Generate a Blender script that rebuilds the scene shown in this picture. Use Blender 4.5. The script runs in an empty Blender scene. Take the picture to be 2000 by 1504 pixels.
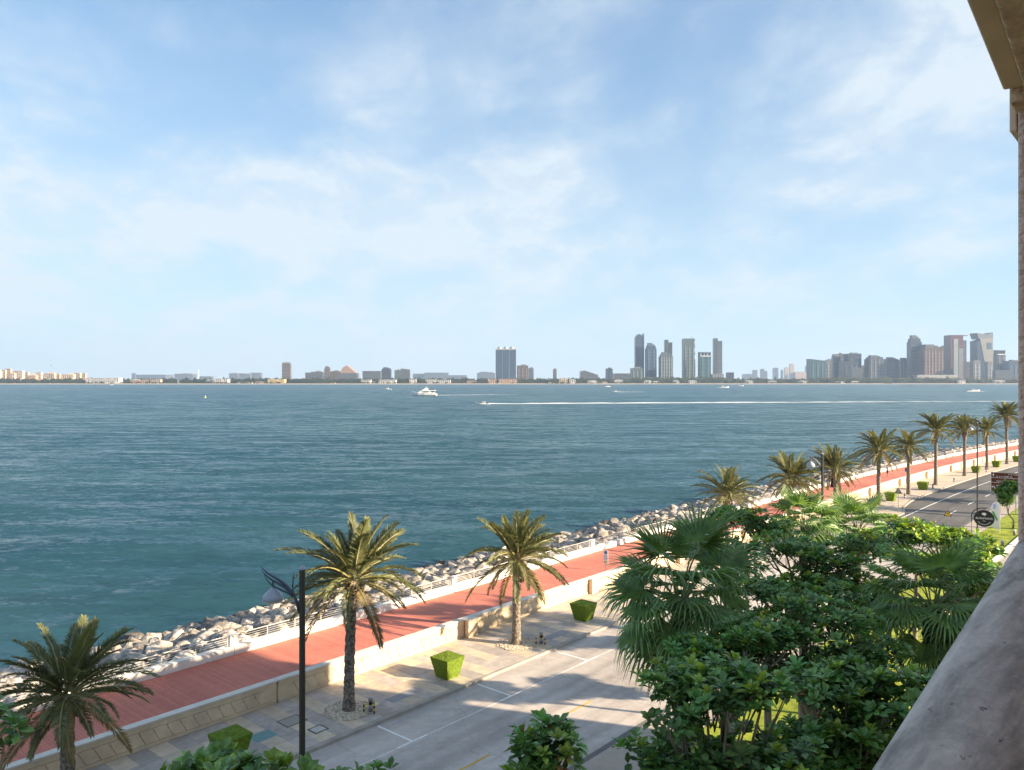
import bpy, bmesh, math, random
import numpy as np
from mathutils import Vector, Matrix, noise as mnoise
random.seed(7)
R = math.radians
SC = bpy.context.scene
COL = SC.collection

# ------------------------------------------------------------------ camera
EYE = 15.0            # camera height over the road
F = 1550.0            # focal length in pixels of the 2000 px wide photograph
HY = 742.0            # row of the horizon
cam_d = bpy.data.cameras.new('camera')
cam = bpy.data.objects.new('camera', cam_d); COL.objects.link(cam)
cam.location = (0, 0, EYE); cam.rotation_euler = (R(90), 0, 0)
cam_d.sensor_width = 36.0; cam_d.lens = F / 2000 * 36.0
cam_d.shift_y = -(752 - HY) / 2000
cam_d.clip_start = 0.05; cam_d.clip_end = 60000
SC.camera = cam

# ------------------------------------------------------------------ world: sky with thin cloud
SUN_EL = 20.0
SUN_AZ = math.atan2(0.955, -0.30)       # clockwise from +Y
SKY_STRENGTH = 0.086
w = bpy.data.worlds.new('World'); SC.world = w; w.use_nodes = True
nt = w.node_tree; nt.nodes.clear()
def N(tree, kind, **kw):
    n = tree.nodes.new(kind)
    for k, v in kw.items(): setattr(n, k, v)
    return n
def L(tree, a, b): tree.links.new(a, b)
def math_node(tree, op, a, b=None, c=None, clamp=False):
    n = N(tree, 'ShaderNodeMath', operation=op); n.use_clamp = clamp
    for i, v in enumerate((a, b, c)):
        if v is None: continue
        if isinstance(v, (int, float)): n.inputs[i].default_value = v
        else: L(tree, v, n.inputs[i])
    return n.outputs[0]
def ramp(tree, fac, stops, interp='LINEAR'):
    n = N(tree, 'ShaderNodeValToRGB'); r = n.color_ramp; r.interpolation = interp
    while len(r.elements) < len(stops): r.elements.new(0.5)
    for e, (p, c) in zip(r.elements, stops):
        e.position = p
        e.color = (c, c, c, 1) if isinstance(c, (int, float)) else (*c, 1)
    L(tree, fac, n.inputs[0])
    return n.outputs[0]
def mixc(tree, fac, a, b, mode='MIX'):
    n = N(tree, 'ShaderNodeMix', data_type='RGBA', blend_type=mode)
    for sock, v in ((n.inputs[0], fac), (n.inputs[6], a), (n.inputs[7], b)):
        if isinstance(v, (int, float)): sock.default_value = v
        elif isinstance(v, tuple): sock.default_value = (*v, 1)
        else: L(tree, v, sock)
    return n.outputs[2]

sky = N(nt, 'ShaderNodeTexSky', sky_type='NISHITA')
sky.sun_disc = False; sky.sun_elevation = R(SUN_EL); sky.sun_rotation = SUN_AZ
sky.altitude = 0; sky.air_density = 1.0; sky.dust_density = 0.2; sky.ozone_density = 4.0
tc = N(nt, 'ShaderNodeTexCoord')
sep = N(nt, 'ShaderNodeSeparateXYZ'); L(nt, tc.outputs['Generated'], sep.inputs[0])
zz = math_node(nt, 'ADD', math_node(nt, 'MAXIMUM', sep.outputs[2], 0.0), 0.30)
comb = N(nt, 'ShaderNodeCombineXYZ')
L(nt, math_node(nt, 'DIVIDE', sep.outputs[0], zz), comb.inputs[0])
L(nt, math_node(nt, 'DIVIDE', sep.outputs[1], zz), comb.inputs[1])
def cloud_noise(scale, detail, rough, dist, off):
    m = N(nt, 'ShaderNodeMapping'); m.inputs['Location'].default_value = off
    m.inputs['Rotation'].default_value = (0, 0, 0.5); m.inputs['Scale'].default_value = (1.0, 0.8, 1)
    L(nt, comb.outputs[0], m.inputs[0])
    n = N(nt, 'ShaderNodeTexNoise'); n.inputs['Scale'].default_value = scale
    n.inputs['Detail'].default_value = detail; n.inputs['Roughness'].default_value = rough
    n.inputs['Distortion'].default_value = dist
    L(nt, m.outputs[0], n.inputs['Vector']); return n.outputs['Fac']
big = ramp(nt, cloud_noise(0.62, 3, 0.5, 0.2, (4.7, -14.9, 0)), [(0.34, 0.0), (0.60, 1.0)], 'EASE')
mid = ramp(nt, cloud_noise(1.9, 10, 0.58, 0.25, (-19.9, 14.9, 0)), [(0.33, 0.0), (0.64, 1.0)], 'EASE')
fine = ramp(nt, cloud_noise(5.5, 9, 0.6, 0.3, (7.4, 2.2, 0)), [(0.38, 0.0), (0.68, 1.0)], 'EASE')
mask = math_node(nt, 'ADD', math_node(nt, 'MULTIPLY', big, 0.26), math_node(nt, 'MULTIPLY', math_node(nt, 'MULTIPLY', mid, math_node(nt, 'ADD', big, 0.25)), 0.44))
mask = math_node(nt, 'ADD', mask, math_node(nt, 'MULTIPLY', math_node(nt, 'MULTIPLY', fine, math_node(nt, 'MULTIPLY', math_node(nt, 'ADD', mid, 0.1), math_node(nt, 'ADD', big, 0.2))), 0.62))
mask = math_node(nt, 'MULTIPLY', mask, 0.80)
# one looks through more of the veil, and of the haze, towards the horizon
low = ramp(nt, sep.outputs[2], [(0.0, 0.92), (0.02, 0.76), (0.07, 0.52), (0.16, 0.26), (0.30, 0.08), (0.6, 0.0)])
inv = math_node(nt, 'MULTIPLY', math_node(nt, 'SUBTRACT', 1.0, math_node(nt, 'MINIMUM', mask, 0.92)), math_node(nt, 'SUBTRACT', 1.0, low))
mask = math_node(nt, 'SUBTRACT', 1.0, inv)
CLOUD = (2.55, 2.86, 3.10)
# gentle shoulder on the clear sky, the same all round, as the photograph compresses its highlights
def vm(op, a, b):
    n = N(nt, 'ShaderNodeVectorMath', operation=op)
    for i, v in enumerate((a, b)):
        if isinstance(v, tuple): n.inputs[i].default_value = v
        else: L(nt, v, n.inputs[i])
    return n.outputs[0]
clear = vm('DIVIDE', sky.outputs[0], vm('ADD', vm('MULTIPLY', sky.outputs[0], (1 / 2.2, 1 / 5.9, 1 / 8.5)), (1, 1, 1)))
skyc = mixc(nt, mask, clear, CLOUD)
bg = N(nt, 'ShaderNodeBackground'); bg.inputs['Strength'].default_value = SKY_STRENGTH
L(nt, skyc, bg.inputs['Color'])
wo = N(nt, 'ShaderNodeOutputWorld'); L(nt, bg.outputs[0], wo.inputs['Surface'])

# ------------------------------------------------------------------ sun
sd = bpy.data.lights.new('sun', 'SUN'); sd.energy = 4.4; sd.angle = R(0.55); sd.color = (1.0, 0.80, 0.56)
sun = bpy.data.objects.new('sun', sd); COL.objects.link(sun); sun.location = (60, -30, 60)
sv = Vector((math.sin(SUN_AZ) * math.cos(R(SUN_EL)), math.cos(SUN_AZ) * math.cos(R(SUN_EL)), math.sin(R(SUN_EL))))
sun.rotation_euler = sv.to_track_quat('Z', 'Y').to_euler()

# ------------------------------------------------------------------ exposure and render
vs = SC.view_settings; vs.view_transform = 'Standard'; vs.look = 'None'; vs.gamma = 1.0; vs.exposure = 1.88
vs.use_curve_mapping = False
SC.render.engine = 'CYCLES'
SC.cycles.use_denoising = True
SC.cycles.max_bounces = 9; SC.cycles.diffuse_bounces = 7; SC.cycles.glossy_bounces = 2
SC.cycles.transmission_bounces = 3; SC.cycles.volume_bounces = 0; SC.cycles.transparent_max_bounces = 8
SC.cycles.sample_clamp_indirect = 6.0
SC.cycles.caustics_reflective = False; SC.cycles.caustics_refractive = False

# ------------------------------------------------------------------ the promenade's own axes: s along it, n towards the sea
U = Vector((0.6542, 0.7563, 0)); V = Vector((-0.7563, 0.6542, 0))
A0 = math.atan2(U.y, U.x)
def bend(s): return -(max(0.0, s - 95.0) ** 2) / 1500.0
def P(s, n, z=0.0):
    v = U * s + V * (n + bend(s)); return Vector((v.x, v.y, z))
def ang(s): return A0 + math.atan(-max(0.0, s - 95.0) / 750.0)
def at(px, py, Z):      # a point seen at a pixel, at a known distance
    return Vector(((px - 1000) * Z / F, Z, EYE - (py - HY) * Z / F))

# ------------------------------------------------------------------ materials
MATS = {}
def pmat(name, col, rough=0.7, var=0.18, scale=3.0, bump=0.0, bscale=25.0, spec=0.4, metal=0.0, coord='Object',
         col2=None, transl=0.0, rand=0.0, detail=6.0, stretch=(1, 1, 1), bdist=0.02, lo=0.35, hi=0.65, huerand=0.0, wet=None):
    if name in MATS: return MATS[name]
    m = bpy.data.materials.new(name); m.use_nodes = True; t = m.node_tree; t.nodes.clear()
    out = N(t, 'ShaderNodeOutputMaterial'); b = N(t, 'ShaderNodeBsdfPrincipled')
    if coord == 'World':
        src = N(t, 'ShaderNodeNewGeometry').outputs['Position']
    else:
        src = N(t, 'ShaderNodeTexCoord').outputs[coord]
    mp = N(t, 'ShaderNodeMapping'); mp.inputs['Scale'].default_value = stretch
    if coord == 'World': mp.vector_type = 'TEXTURE'; mp.inputs['Rotation'].default_value = (0, 0, A0); mp.inputs['Scale'].default_value = tuple(1 / x for x in stretch)
    L(t, src, mp.inputs[0])
    nz = N(t, 'ShaderNodeTexNoise'); nz.inputs['Scale'].default_value = scale; nz.inputs['Detail'].default_value = detail
    nz.inputs['Roughness'].default_value = 0.6
    L(t, mp.outputs[0], nz.inputs['Vector'])
    c_lo = tuple(c * (1 - var) for c in col); c_hi = tuple(min(1, c * (1 + var)) for c in (col2 or col))
    c = ramp(t, nz.outputs['Fac'], [(lo, c_lo), (hi, c_hi)])
    if rand:
        oi = N(t, 'ShaderNodeObjectInfo')
        k = math_node(t, 'MULTIPLY_ADD', oi.outputs['Random'], 2 * rand, 1 - rand)
        hsv = N(t, 'ShaderNodeHueSaturation'); L(t, c, hsv.inputs['Color']); L(t, k, hsv.inputs['Value'])
        if huerand:
            r2 = N(t, 'ShaderNodeTexWhiteNoise', noise_dimensions='1D'); L(t, oi.outputs['Random'], r2.inputs['W'])
            L(t, math_node(t, 'MULTIPLY_ADD', r2.outputs['Value'], 2 * huerand, 0.5 - huerand), hsv.inputs['Hue'])
        c = hsv.outputs[0]
    if wet is not None:      # dark, damp stone below the tide mark
        gz = N(t, 'ShaderNodeNewGeometry'); sz = N(t, 'ShaderNodeSeparateXYZ'); L(t, gz.outputs['Position'], sz.inputs[0])
        lvl = math_node(t, 'ADD', sz.outputs[2], math_node(t, 'MULTIPLY', nz.outputs['Fac'], 0.7))
        c = mixc(t, 1.0, c, ramp(t, math_node(t, 'MULTIPLY_ADD', lvl, 1.0, -wet), [(0.0, 0.30), (0.35, 1.0)]), 'MULTIPLY')
    L(t, c, b.inputs['Base Color'])
    b.inputs['Roughness'].default_value = rough; b.inputs['Metallic'].default_value = metal
    b.inputs['Specular IOR Level'].default_value = spec
    if bump:
        n2 = N(t, 'ShaderNodeTexNoise'); n2.inputs['Scale'].default_value = bscale; n2.inputs['Detail'].default_value = 5
        L(t, mp.outputs[0], n2.inputs['Vector'])
        bp = N(t, 'ShaderNodeBump'); bp.inputs['Strength'].default_value = bump; bp.inputs['Distance'].default_value = bdist
        L(t, n2.outputs['Fac'], bp.inputs['Height']); L(t, bp.outputs[0], b.inputs['Normal'])
    if transl:
        tr = N(t, 'ShaderNodeBsdfTranslucent'); L(t, mixc(t, 1.0, c, (1.35, 1.25, 0.45), 'MULTIPLY'), tr.inputs['Color'])
        mx = N(t, 'ShaderNodeMixShader'); mx.inputs[0].default_value = transl
        L(t, b.outputs[0], mx.inputs[1]); L(t, tr.outputs[0], mx.inputs[2]); L(t, mx.outputs[0], out.inputs['Surface'])
    else:
        L(t, b.outputs[0], out.inputs['Surface'])
    MATS[name] = m; return m

M_white = pmat('white_paint', (0.80, 0.77, 0.70), 0.55, 0.06, 2.0, 0.1, 30, coord='World')
M_whitepl = pmat('white_plain', (0.80, 0.79, 0.76), 0.5, 0.05, 2.0)
M_wallc = pmat('cream_wall', (0.66, 0.52, 0.36), 0.8, 0.15, 1.0, 0.25, 40, coord='World')
M_coping = pmat('pale_coping', (0.66, 0.62, 0.55), 0.75, 0.08, 2.0, 0.15, 30, coord='World')
M_slab_b = pmat('slab_beige', (0.56, 0.46, 0.345), 0.75, 0.12, 2.5, 0.2, 40, coord='World', rand=0.10)
M_slab_g = pmat('slab_grey', (0.42, 0.37, 0.33), 0.75, 0.14, 2.5, 0.2, 40, coord='World', rand=0.14)
M_kerb = pmat('kerb_concrete', (0.36, 0.33, 0.29), 0.85, 0.15, 2.0, 0.2, 30, coord='World')
M_rock = pmat('limestone', (0.205, 0.190, 0.172), 0.9, 0.40, 2.6, 1.0, 6, coord='Object', rand=0.42, col2=(0.40, 0.36, 0.315), bdist=0.10, huerand=0.015, wet=-1.25)
M_bed = pmat('dark_stone', (0.10, 0.09, 0.08), 0.95, 0.4, 1.0, 0.6, 4, coord='World')
M_frond = pmat('date_leaf', (0.098, 0.122, 0.056), 0.55, 0.25, 1.2, coord='Object', col2=(0.178, 0.188, 0.084), transl=0.25, rand=0.22, spec=0.35)
M_frondy = pmat('date_leaf_young', (0.18, 0.19, 0.070), 0.5, 0.2, 1.2, coord='Object', transl=0.28, rand=0.15, spec=0.35)
M_frondd = pmat('date_leaf_dry', (0.20, 0.155, 0.075), 0.7, 0.25, 1.2, coord='Object', col2=(0.30, 0.23, 0.11), transl=0.2, rand=0.2, spec=0.25)
M_rachis = pmat('leaf_stalk', (0.34, 0.30, 0.13), 0.6, 0.15, 3)
M_trunk = pmat('palm_trunk', (0.115, 0.092, 0.070), 0.95, 0.45, 9, 1.0, 22, col2=(0.25, 0.215, 0.175), bdist=0.05)
M_boot = pmat('palm_boots', (0.23, 0.13, 0.055), 0.9, 0.35, 6, 0.6, 20, rand=0.3)
M_fan = pmat('fan_leaf', (0.13, 0.235, 0.090), 0.42, 0.22, 2.0, coord='Object', col2=(0.21, 0.34, 0.12), transl=0.28, rand=0.25, spec=0.5)
M_fand = pmat('fan_leaf_dry', (0.26, 0.19, 0.09), 0.8, 0.25, 2.0, transl=0.15, rand=0.2)
M_pet = pmat('fan_stalk', (0.17, 0.21, 0.085), 0.5, 0.15, 3)
M_fant = pmat('fan_trunk', (0.060, 0.045, 0.035), 0.95, 0.4, 8, 0.8, 18)
M_leafA = pmat('broad_leaf', (0.085, 0.210, 0.062), 0.30, 0.3, 6.0, coord='Object', col2=(0.175, 0.335, 0.090), transl=0.26, rand=0.32, spec=0.5, huerand=0.02)
M_leafB = pmat('broad_leaf_young_lit', (0.220, 0.370, 0.055), 0.38, 0.25, 6.0, coord='Object', col2=(0.34, 0.46, 0.07), transl=0.3, rand=0.25, spec=0.5, huerand=0.015)  # young leaves; on the roadside trees this brighter colour paints in sunlight
M_leafC = pmat('broad_leaf_inner_shade', (0.050, 0.120, 0.034), 0.5, 0.35, 2.5, coord='Object', col2=(0.10, 0.19, 0.055), transl=0.2, spec=0.4)  # inner leaves coloured darker, standing in for shade in the crown gaps
M_leafR = pmat('broad_leaf_old', (0.22, 0.10, 0.03), 0.5, 0.3, 6.0, transl=0.2, rand=0.2)
M_bark = pmat('pale_bark', (0.22, 0.18, 0.14), 0.9, 0.3, 4, 0.5, 20, stretch=(1, 1, 0.3), col2=(0.33, 0.28, 0.22))
M_hedge = pmat('clipped_hedge', (0.16, 0.245, 0.018), 0.7, 0.3, 14, coord='Object', col2=(0.25, 0.33, 0.028), transl=0.12)
M_hedgec = pmat('hedge_core', (0.13, 0.20, 0.014), 0.9, 0.3, 8)
M_black = pmat('black_metal', (0.020, 0.020, 0.022), 0.45, 0.1, 3, metal=0.2)
M_pole = pmat('charcoal_pole', (0.085, 0.080, 0.076), 0.42, 0.15, 2, metal=0.35, stretch=(1, 1, 0.1))
M_grey = pmat('grey_metal', (0.28, 0.28, 0.28), 0.4, 0.1, 3, metal=0.5)
M_lampg = pmat('lamp_dome', (0.34, 0.36, 0.42), 0.35, 0.06, 3)
M_yellow = pmat('yellow_paint', (0.72, 0.50, 0.03), 0.5, 0.1, 4)
M_gravel = pmat('pale_gravel', (0.46, 0.38, 0.28), 0.9, 0.35, 9, coord='World', col2=(0.56, 0.48, 0.38))
M_lawn = pmat('lawn_grass', (0.17, 0.24, 0.015), 0.9, 0.3, 1.2, 0.8, 60, coord='World', col2=(0.27, 0.31, 0.025), bdist=0.03)
M_soil = pmat('ground_soil', (0.26, 0.21, 0.15), 0.95, 0.2, 0.5, 0.4, 10, coord='World')
M_stucco = pmat('rough_stucco', (0.86, 0.60, 0.49), 0.95, 0.12, 3, 1.0, 45, coord='World', bdist=0.03)
M_beam = pmat('brown_stucco', (0.82, 0.53, 0.34), 0.95, 0.2, 5, 1.0, 38, coord='World', bdist=0.03, col2=(0.92, 0.64, 0.42))
M_fascia = pmat('tan_fascia', (0.80, 0.57, 0.42), 0.7, 0.08, 3, 0.1, 20, coord='World')
M_roof = pmat('roof_tile', (0.42, 0.20, 0.12), 0.85, 0.2, 3, 0.4, 12, coord='World')
M_glassd = pmat('dark_glass', (0.02, 0.03, 0.04), 0.08, 0.1, 2, spec=0.6)
M_sand = pmat('beach_sand', (0.36, 0.31, 0.25), 0.9, 0.08, 0.02, coord='World')
M_far = pmat('far_land', (0.16, 0.14, 0.10), 0.95, 0.3, 0.005, coord='World')
M_fartree = pmat('far_trees', (0.012, 0.021, 0.010), 0.8, 0.45, 0.05, coord='World', col2=(0.028, 0.040, 0.016))
M_signbrown = pmat('sign_brown', (0.10, 0.022, 0.012), 0.5, 0.06, 3)
M_signwhite = pmat('sign_white', (0.8, 0.8, 0.8), 0.5, 0.03, 3)
M_green = pmat('flag_green', (0.10, 0.36, 0.08), 0.6, 0.1, 3)
M_bluep = pmat('sign_blue', (0.05, 0.12, 0.40), 0.5, 0.05, 3)

def mat_sheet(name, base, var, scale, patch, lines=None, wear=False):
    """ground sheets: colour with large patches, fine grain, and (lines) board joints across the strip"""
    m = bpy.data.materials.new(name); m.use_nodes = True; t = m.node_tree
    b = t.nodes['Principled BSDF']
    g = N(t, 'ShaderNodeNewGeometry'); mp = N(t, 'ShaderNodeMapping'); mp.vector_type = 'TEXTURE'
    mp.inputs['Rotation'].default_value = (0, 0, A0); L(t, g.outputs['Position'], mp.inputs[0])
    def nz(sc, d, r=0.6):
        n = N(t, 'ShaderNodeTexNoise'); n.inputs['Scale'].default_value = sc; n.inputs['Detail'].default_value = d
        n.inputs['Roughness'].default_value = r; L(t, mp.outputs[0], n.inputs['Vector']); return n.outputs['Fac']
    a = ramp(t, nz(patch, 6), [(0.32, 1 - var), (0.68, 1 + var)])
    f = ramp(t, nz(scale, 8, 0.75), [(0.3, 1 - var * 0.7), (0.7, 1 + var * 0.7)])
    c = mixc(t, 1.0, mixc(t, 1.0, base, a, 'MULTIPLY'), f, 'MULTIPLY')
    if wear:
        m2 = N(t, 'ShaderNodeMapping'); m2.inputs['Scale'].default_value = (0.06, 1.0, 1); L(t, mp.outputs[0], m2.inputs[0])
        n2 = N(t, 'ShaderNodeTexNoise'); n2.inputs['Scale'].default_value = 1.1; n2.inputs['Detail'].default_value = 4; L(t, m2.outputs[0], n2.inputs['Vector'])
        c = mixc(t, 1.0, c, ramp(t, n2.outputs['Fac'], [(0.36, 0.80), (0.56, 1.04)]), 'MULTIPLY')
        vo = N(t, 'ShaderNodeTexVoronoi'); vo.inputs['Scale'].default_value = 0.55; L(t, mp.outputs[0], vo.inputs['Vector'])
        dd = math_node(t, 'ADD', vo.outputs['Distance'], math_node(t, 'MULTIPLY', nz(3.0, 4), 0.25))
        c = mixc(t, ramp(t, dd, [(0.18, 0.4), (0.32, 0.0)]), c, tuple(x * 0.45 for x in base))
        vc = N(t, 'ShaderNodeTexVoronoi', feature='DISTANCE_TO_EDGE'); vc.inputs['Scale'].default_value = 0.16
        wv = N(t, 'ShaderNodeVectorMath', operation='ADD'); L(t, mp.outputs[0], wv.inputs[0])
        n3 = N(t, 'ShaderNodeTexNoise'); n3.inputs['Scale'].default_value = 0.9; n3.inputs['Detail'].default_value = 5; L(t, mp.outputs[0], n3.inputs['Vector']); L(t, n3.outputs['Color'], wv.inputs[1]); L(t, wv.outputs[0], vc.inputs['Vector'])
        c = mixc(t, ramp(t, vc.outputs['Distance'], [(0.002, 0.28), (0.006, 0.0)]), c, tuple(x * 0.4 for x in base))
    h = nz(scale * 3, 4)
    if lines:
        sx = N(t, 'ShaderNodeSeparateXYZ'); L(t, mp.outputs[0], sx.inputs[0])
        ph = math_node(t, 'MULTIPLY', sx.outputs[0], 1 / lines)
        fr = math_node(t, 'FRACT', ph)
        gap = math_node(t, 'LESS_THAN', fr, 0.10)
        wn = N(t, 'ShaderNodeTexWhiteNoise', noise_dimensions='1D'); L(t, math_node(t, 'FLOOR', ph), wn.inputs['W'])
        c = mixc(t, 1.0, c, ramp(t, wn.outputs['Value'], [(0, 0.90), (1, 1.08)]), 'MULTIPLY')
        c = mixc(t, math_node(t, 'MULTIPLY', gap, 0.55), c, tuple(x * 0.25 for x in base))
        h = math_node(t, 'SUBTRACT', math_node(t, 'MULTIPLY', h, 0.2), gap)
    L(t, c, b.inputs['Base Color']); b.inputs['Roughness'].default_value = 0.78; b.inputs['Specular IOR Level'].default_value = 0.3
    bp = N(t, 'ShaderNodeBump'); bp.inputs['Strength'].default_value = 0.4; bp.inputs['Distance'].default_value = 0.02
    L(t, h, bp.inputs['Height']); L(t, bp.outputs[0], b.inputs['Normal'])
    return m
M_deck = mat_sheet('red_decking', (0.57, 0.190, 0.135), 0.15, 3.0, 0.25, lines=0.145)
M_road = mat_sheet('grey_paving', (0.47, 0.425, 0.388), 0.20, 2.0, 0.16, wear=True)
M_asph = mat_sheet('asphalt', (0.125, 0.122, 0.120), 0.15, 3.0, 0.2, wear=True)
M_walk = mat_sheet('pale_concrete', (0.40, 0.345, 0.29), 0.12, 2.5, 0.3)
M_mark = mat_sheet('white_line_paint', (0.82, 0.81, 0.78), 0.10, 8.0, 1.5)
M_marky = mat_sheet('yellow_line_paint', (0.62, 0.40, 0.08), 0.12, 8.0, 1.5)

def water_material():
    m = bpy.data.materials.new('sea_water'); m.use_nodes = True; t = m.node_tree; b = t.nodes['Principled BSDF']
    g = N(t, 'ShaderNodeNewGeometry')
    def nz(sc, det, ro, rot, sx, sy, dist=0.0):
        mp = N(t, 'ShaderNodeMapping'); mp.inputs['Rotation'].default_value = (0, 0, rot); mp.inputs['Scale'].default_value = (sx, sy, 1)
        L(t, g.outputs['Position'], mp.inputs[0])
        n = N(t, 'ShaderNodeTexNoise'); n.inputs['Scale'].default_value = sc; n.inputs['Detail'].default_value = det
        n.inputs['Roughness'].default_value = ro; n.inputs['Distortion'].default_value = dist
        L(t, mp.outputs[0], n.inputs['Vector']); return n.outputs['Fac']
    patch = nz(0.006, 4, 0.6, 0.3, 0.6, 1.6, 0.5)
    c = ramp(t, patch, [(0.35, (0.014, 0.054, 0.076)), (0.68, (0.036, 0.092, 0.112))])
    L(t, c, b.inputs['Base Color'])
    b.inputs['Roughness'].default_value = 0.16; b.inputs['IOR'].default_value = 1.333; b.inputs['Specular IOR Level'].default_value = 0.29
    def slopes(sc, det, ro, rot, sx, sy, amp_, dist):
        mp = N(t, 'ShaderNodeMapping'); mp.inputs['Rotation'].default_value = (0, 0, rot); mp.inputs['Scale'].default_value = (sx, sy, 1)
        L(t, g.outputs['Position'], mp.inputs[0])
        n = N(t, 'ShaderNodeTexNoise'); n.inputs['Scale'].default_value = sc; n.inputs['Detail'].default_value = det
        n.inputs['Roughness'].default_value = ro; n.inputs['Distortion'].default_value = dist
        L(t, mp.outputs[0], n.inputs['Vector'])
        v = N(t, 'ShaderNodeVectorMath', operation='SUBTRACT'); L(t, n.outputs['Color'], v.inputs[0]); v.inputs[1].default_value = (0.5, 0.5, 0.5)
        w_ = N(t, 'ShaderNodeVectorMath', operation='MULTIPLY'); L(t, v.outputs[0], w_.inputs[0]); w_.inputs[1].default_value = (amp_ * 0.7, amp_, 0)
        return w_.outputs[0]
    def vadd(a_, b_):
        v = N(t, 'ShaderNodeVectorMath', operation='ADD'); L(t, a_, v.inputs[0]); L(t, b_, v.inputs[1]); return v.outputs[0]
    sl = vadd(vadd(slopes(0.11, 4, 0.55, 0.28, 0.45, 1.6, 0.75, 0.3), slopes(0.6, 5, 0.62, -0.12, 0.6, 1.4, 0.95, 0.5)), slopes(2.4, 4, 0.6, 0.1, 0.7, 1.3, 0.85, 0.3))
    amp = ramp(t, nz(0.011, 4, 0.55, 0.15, 0.45, 1.8, 0.6), [(0.34, 0.75), (0.66, 1.15)])
    sc_ = N(t, 'ShaderNodeVectorMath', operation='MULTIPLY'); L(t, sl, sc_.inputs[0]); L(t, amp, sc_.inputs[1])
    up_ = N(t, 'ShaderNodeVectorMath', operation='ADD'); L(t, sc_.outputs[0], up_.inputs[0]); up_.inputs[1].default_value = (0.02, -0.20, 1)
    mn_ = N(t, 'ShaderNodeVectorMath', operation='MINIMUM'); L(t, up_.outputs[0], mn_.inputs[0]); mn_.inputs[1].default_value = (9, -0.075, 9)   # wave backs are hidden behind the shoreward faces
    nm_ = N(t, 'ShaderNodeVectorMath', operation='NORMALIZE'); L(t, mn_.outputs[0], nm_.inputs[0]); L(t, nm_.outputs[0], b.inputs['Normal'])
    return m
M_water = water_material()

# ------------------------------------------------------------------ mesh helpers
class MB:
    def __init__(self): self.v = []; self.f = []; self.m = []; self.mi = 0
    def add(self, vs, fs):
        o = len(self.v); self.v.extend([tuple(x) for x in vs])
        for f in fs: self.f.append(tuple(i + o for i in f)); self.m.append(self.mi)
        return self
    def box(self, c, s, rz=0.0, taper=1.0, top=None):
        x, y, z = s[0] / 2, s[1] / 2, s[2] / 2; k = taper
        vs = [(-x, -y, -z), (x, -y, -z), (x, y, -z), (-x, y, -z), (-x * k, -y * k, z), (x * k, -y * k, z), (x * k, y * k, z), (-x * k, y * k, z)]
        cr, sr = math.cos(rz), math.sin(rz)
        vs = [(c[0] + a * cr - b_ * sr, c[1] + a * sr + b_ * cr, c[2] + d) for a, b_, d in vs]
        return self.add(vs, [(3, 2, 1, 0), (4, 5, 6, 7), (0, 1, 5, 4), (1, 2, 6, 5), (2, 3, 7, 6), (3, 0, 4, 7)])
    def tube(self, pts, radii, seg=8, caps=True):
        pts = [Vector(p) for p in pts]; n = len(pts)
        if isinstance(radii, (int, float)): radii = [radii] * n
        ref = Vector((0, 0, 1)); rings = []
        for i, p in enumerate(pts):
            t = (pts[min(i + 1, n - 1)] - pts[max(i - 1, 0)]).normalized()
            a = t.cross(ref)
            if a.length < 1e-3: a = t.cross(Vector((1, 0, 0)))
            a.normalize(); b = a.cross(t)
            rings.append([p + (a * math.cos(q) + b * math.sin(q)) * radii[i] for q in (2 * math.pi * k / seg for k in range(seg))])
        vs = [v for r in rings for v in r]; fs = []
        for i in range(n - 1):
            for k in range(seg):
                k2 = (k + 1) % seg; fs.append((i * seg + k, i * seg + k2, (i + 1) * seg + k2, (i + 1) * seg + k))
        if caps: fs.append(tuple(range(seg))[::-1]); fs.append(tuple((n - 1) * seg + k for k in range(seg)))
        return self.add(vs, fs)
    def lathe(self, prof, seg=16, c=(0, 0, 0)):
        vs = []; fs = []
        for r, z in prof:
            for k in range(seg): q = 2 * math.pi * k / seg; vs.append((c[0] + r * math.cos(q), c[1] + r * math.sin(q), c[2] + z))
        for i in range(len(prof) - 1):
            for k in range(seg): k2 = (k + 1) % seg; fs.append((i * seg + k, i * seg + k2, (i + 1) * seg + k2, (i + 1) * seg + k))
        fs.append(tuple(range(seg))[::-1]); fs.append(tuple((len(prof) - 1) * seg + k for k in range(seg)))
        return self.add(vs, fs)
    def prism(self, poly, y0, y1):
        """poly in x,z, extruded along y"""
        n = len(poly); vs = [(x, y0, z) for x, z in poly] + [(x, y1, z) for x, z in poly]
        fs = [tuple(range(n)), tuple(range(2 * n - 1, n - 1, -1))]
        for i in range(n): j = (i + 1) % n; fs.append((i, i + n, j + n, j))
        return self.add(vs, fs)
    def slab(self, poly, z0, z1):
        n = len(poly); vs = [(x, y, z0) for x, y in poly] + [(x, y, z1) for x, y in poly]
        fs = [tuple(range(n))[::-1], tuple(range(n, 2 * n))]
        for i in range(n): j = (i + 1) % n; fs.append((i, j, j + n, i + n))
        return self.add(vs, fs)
    def mesh(self, name, mats, smooth=False):
        me = bpy.data.meshes.new(name); me.from_pydata(self.v, [], self.f)
        for m in (mats if isinstance(mats, (list, tuple)) else [mats]): me.materials.append(m)
        if isinstance(mats, (list, tuple)) and len(mats) > 1: me.polygons.foreach_set('material_index', self.m)
        if smooth: me.polygons.foreach_set('use_smooth', [True] * len(me.polygons))
        me.update(); return me
    def build(self, name, mats, parent=None, smooth=False, loc=None, fix=False):
        me = self.mesh(name, mats, smooth)
        if fix:
            bm = bmesh.new(); bm.from_mesh(me); bmesh.ops.recalc_face_normals(bm, faces=bm.faces); bm.to_mesh(me); bm.free()
        return link(name, me, parent, loc)
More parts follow.
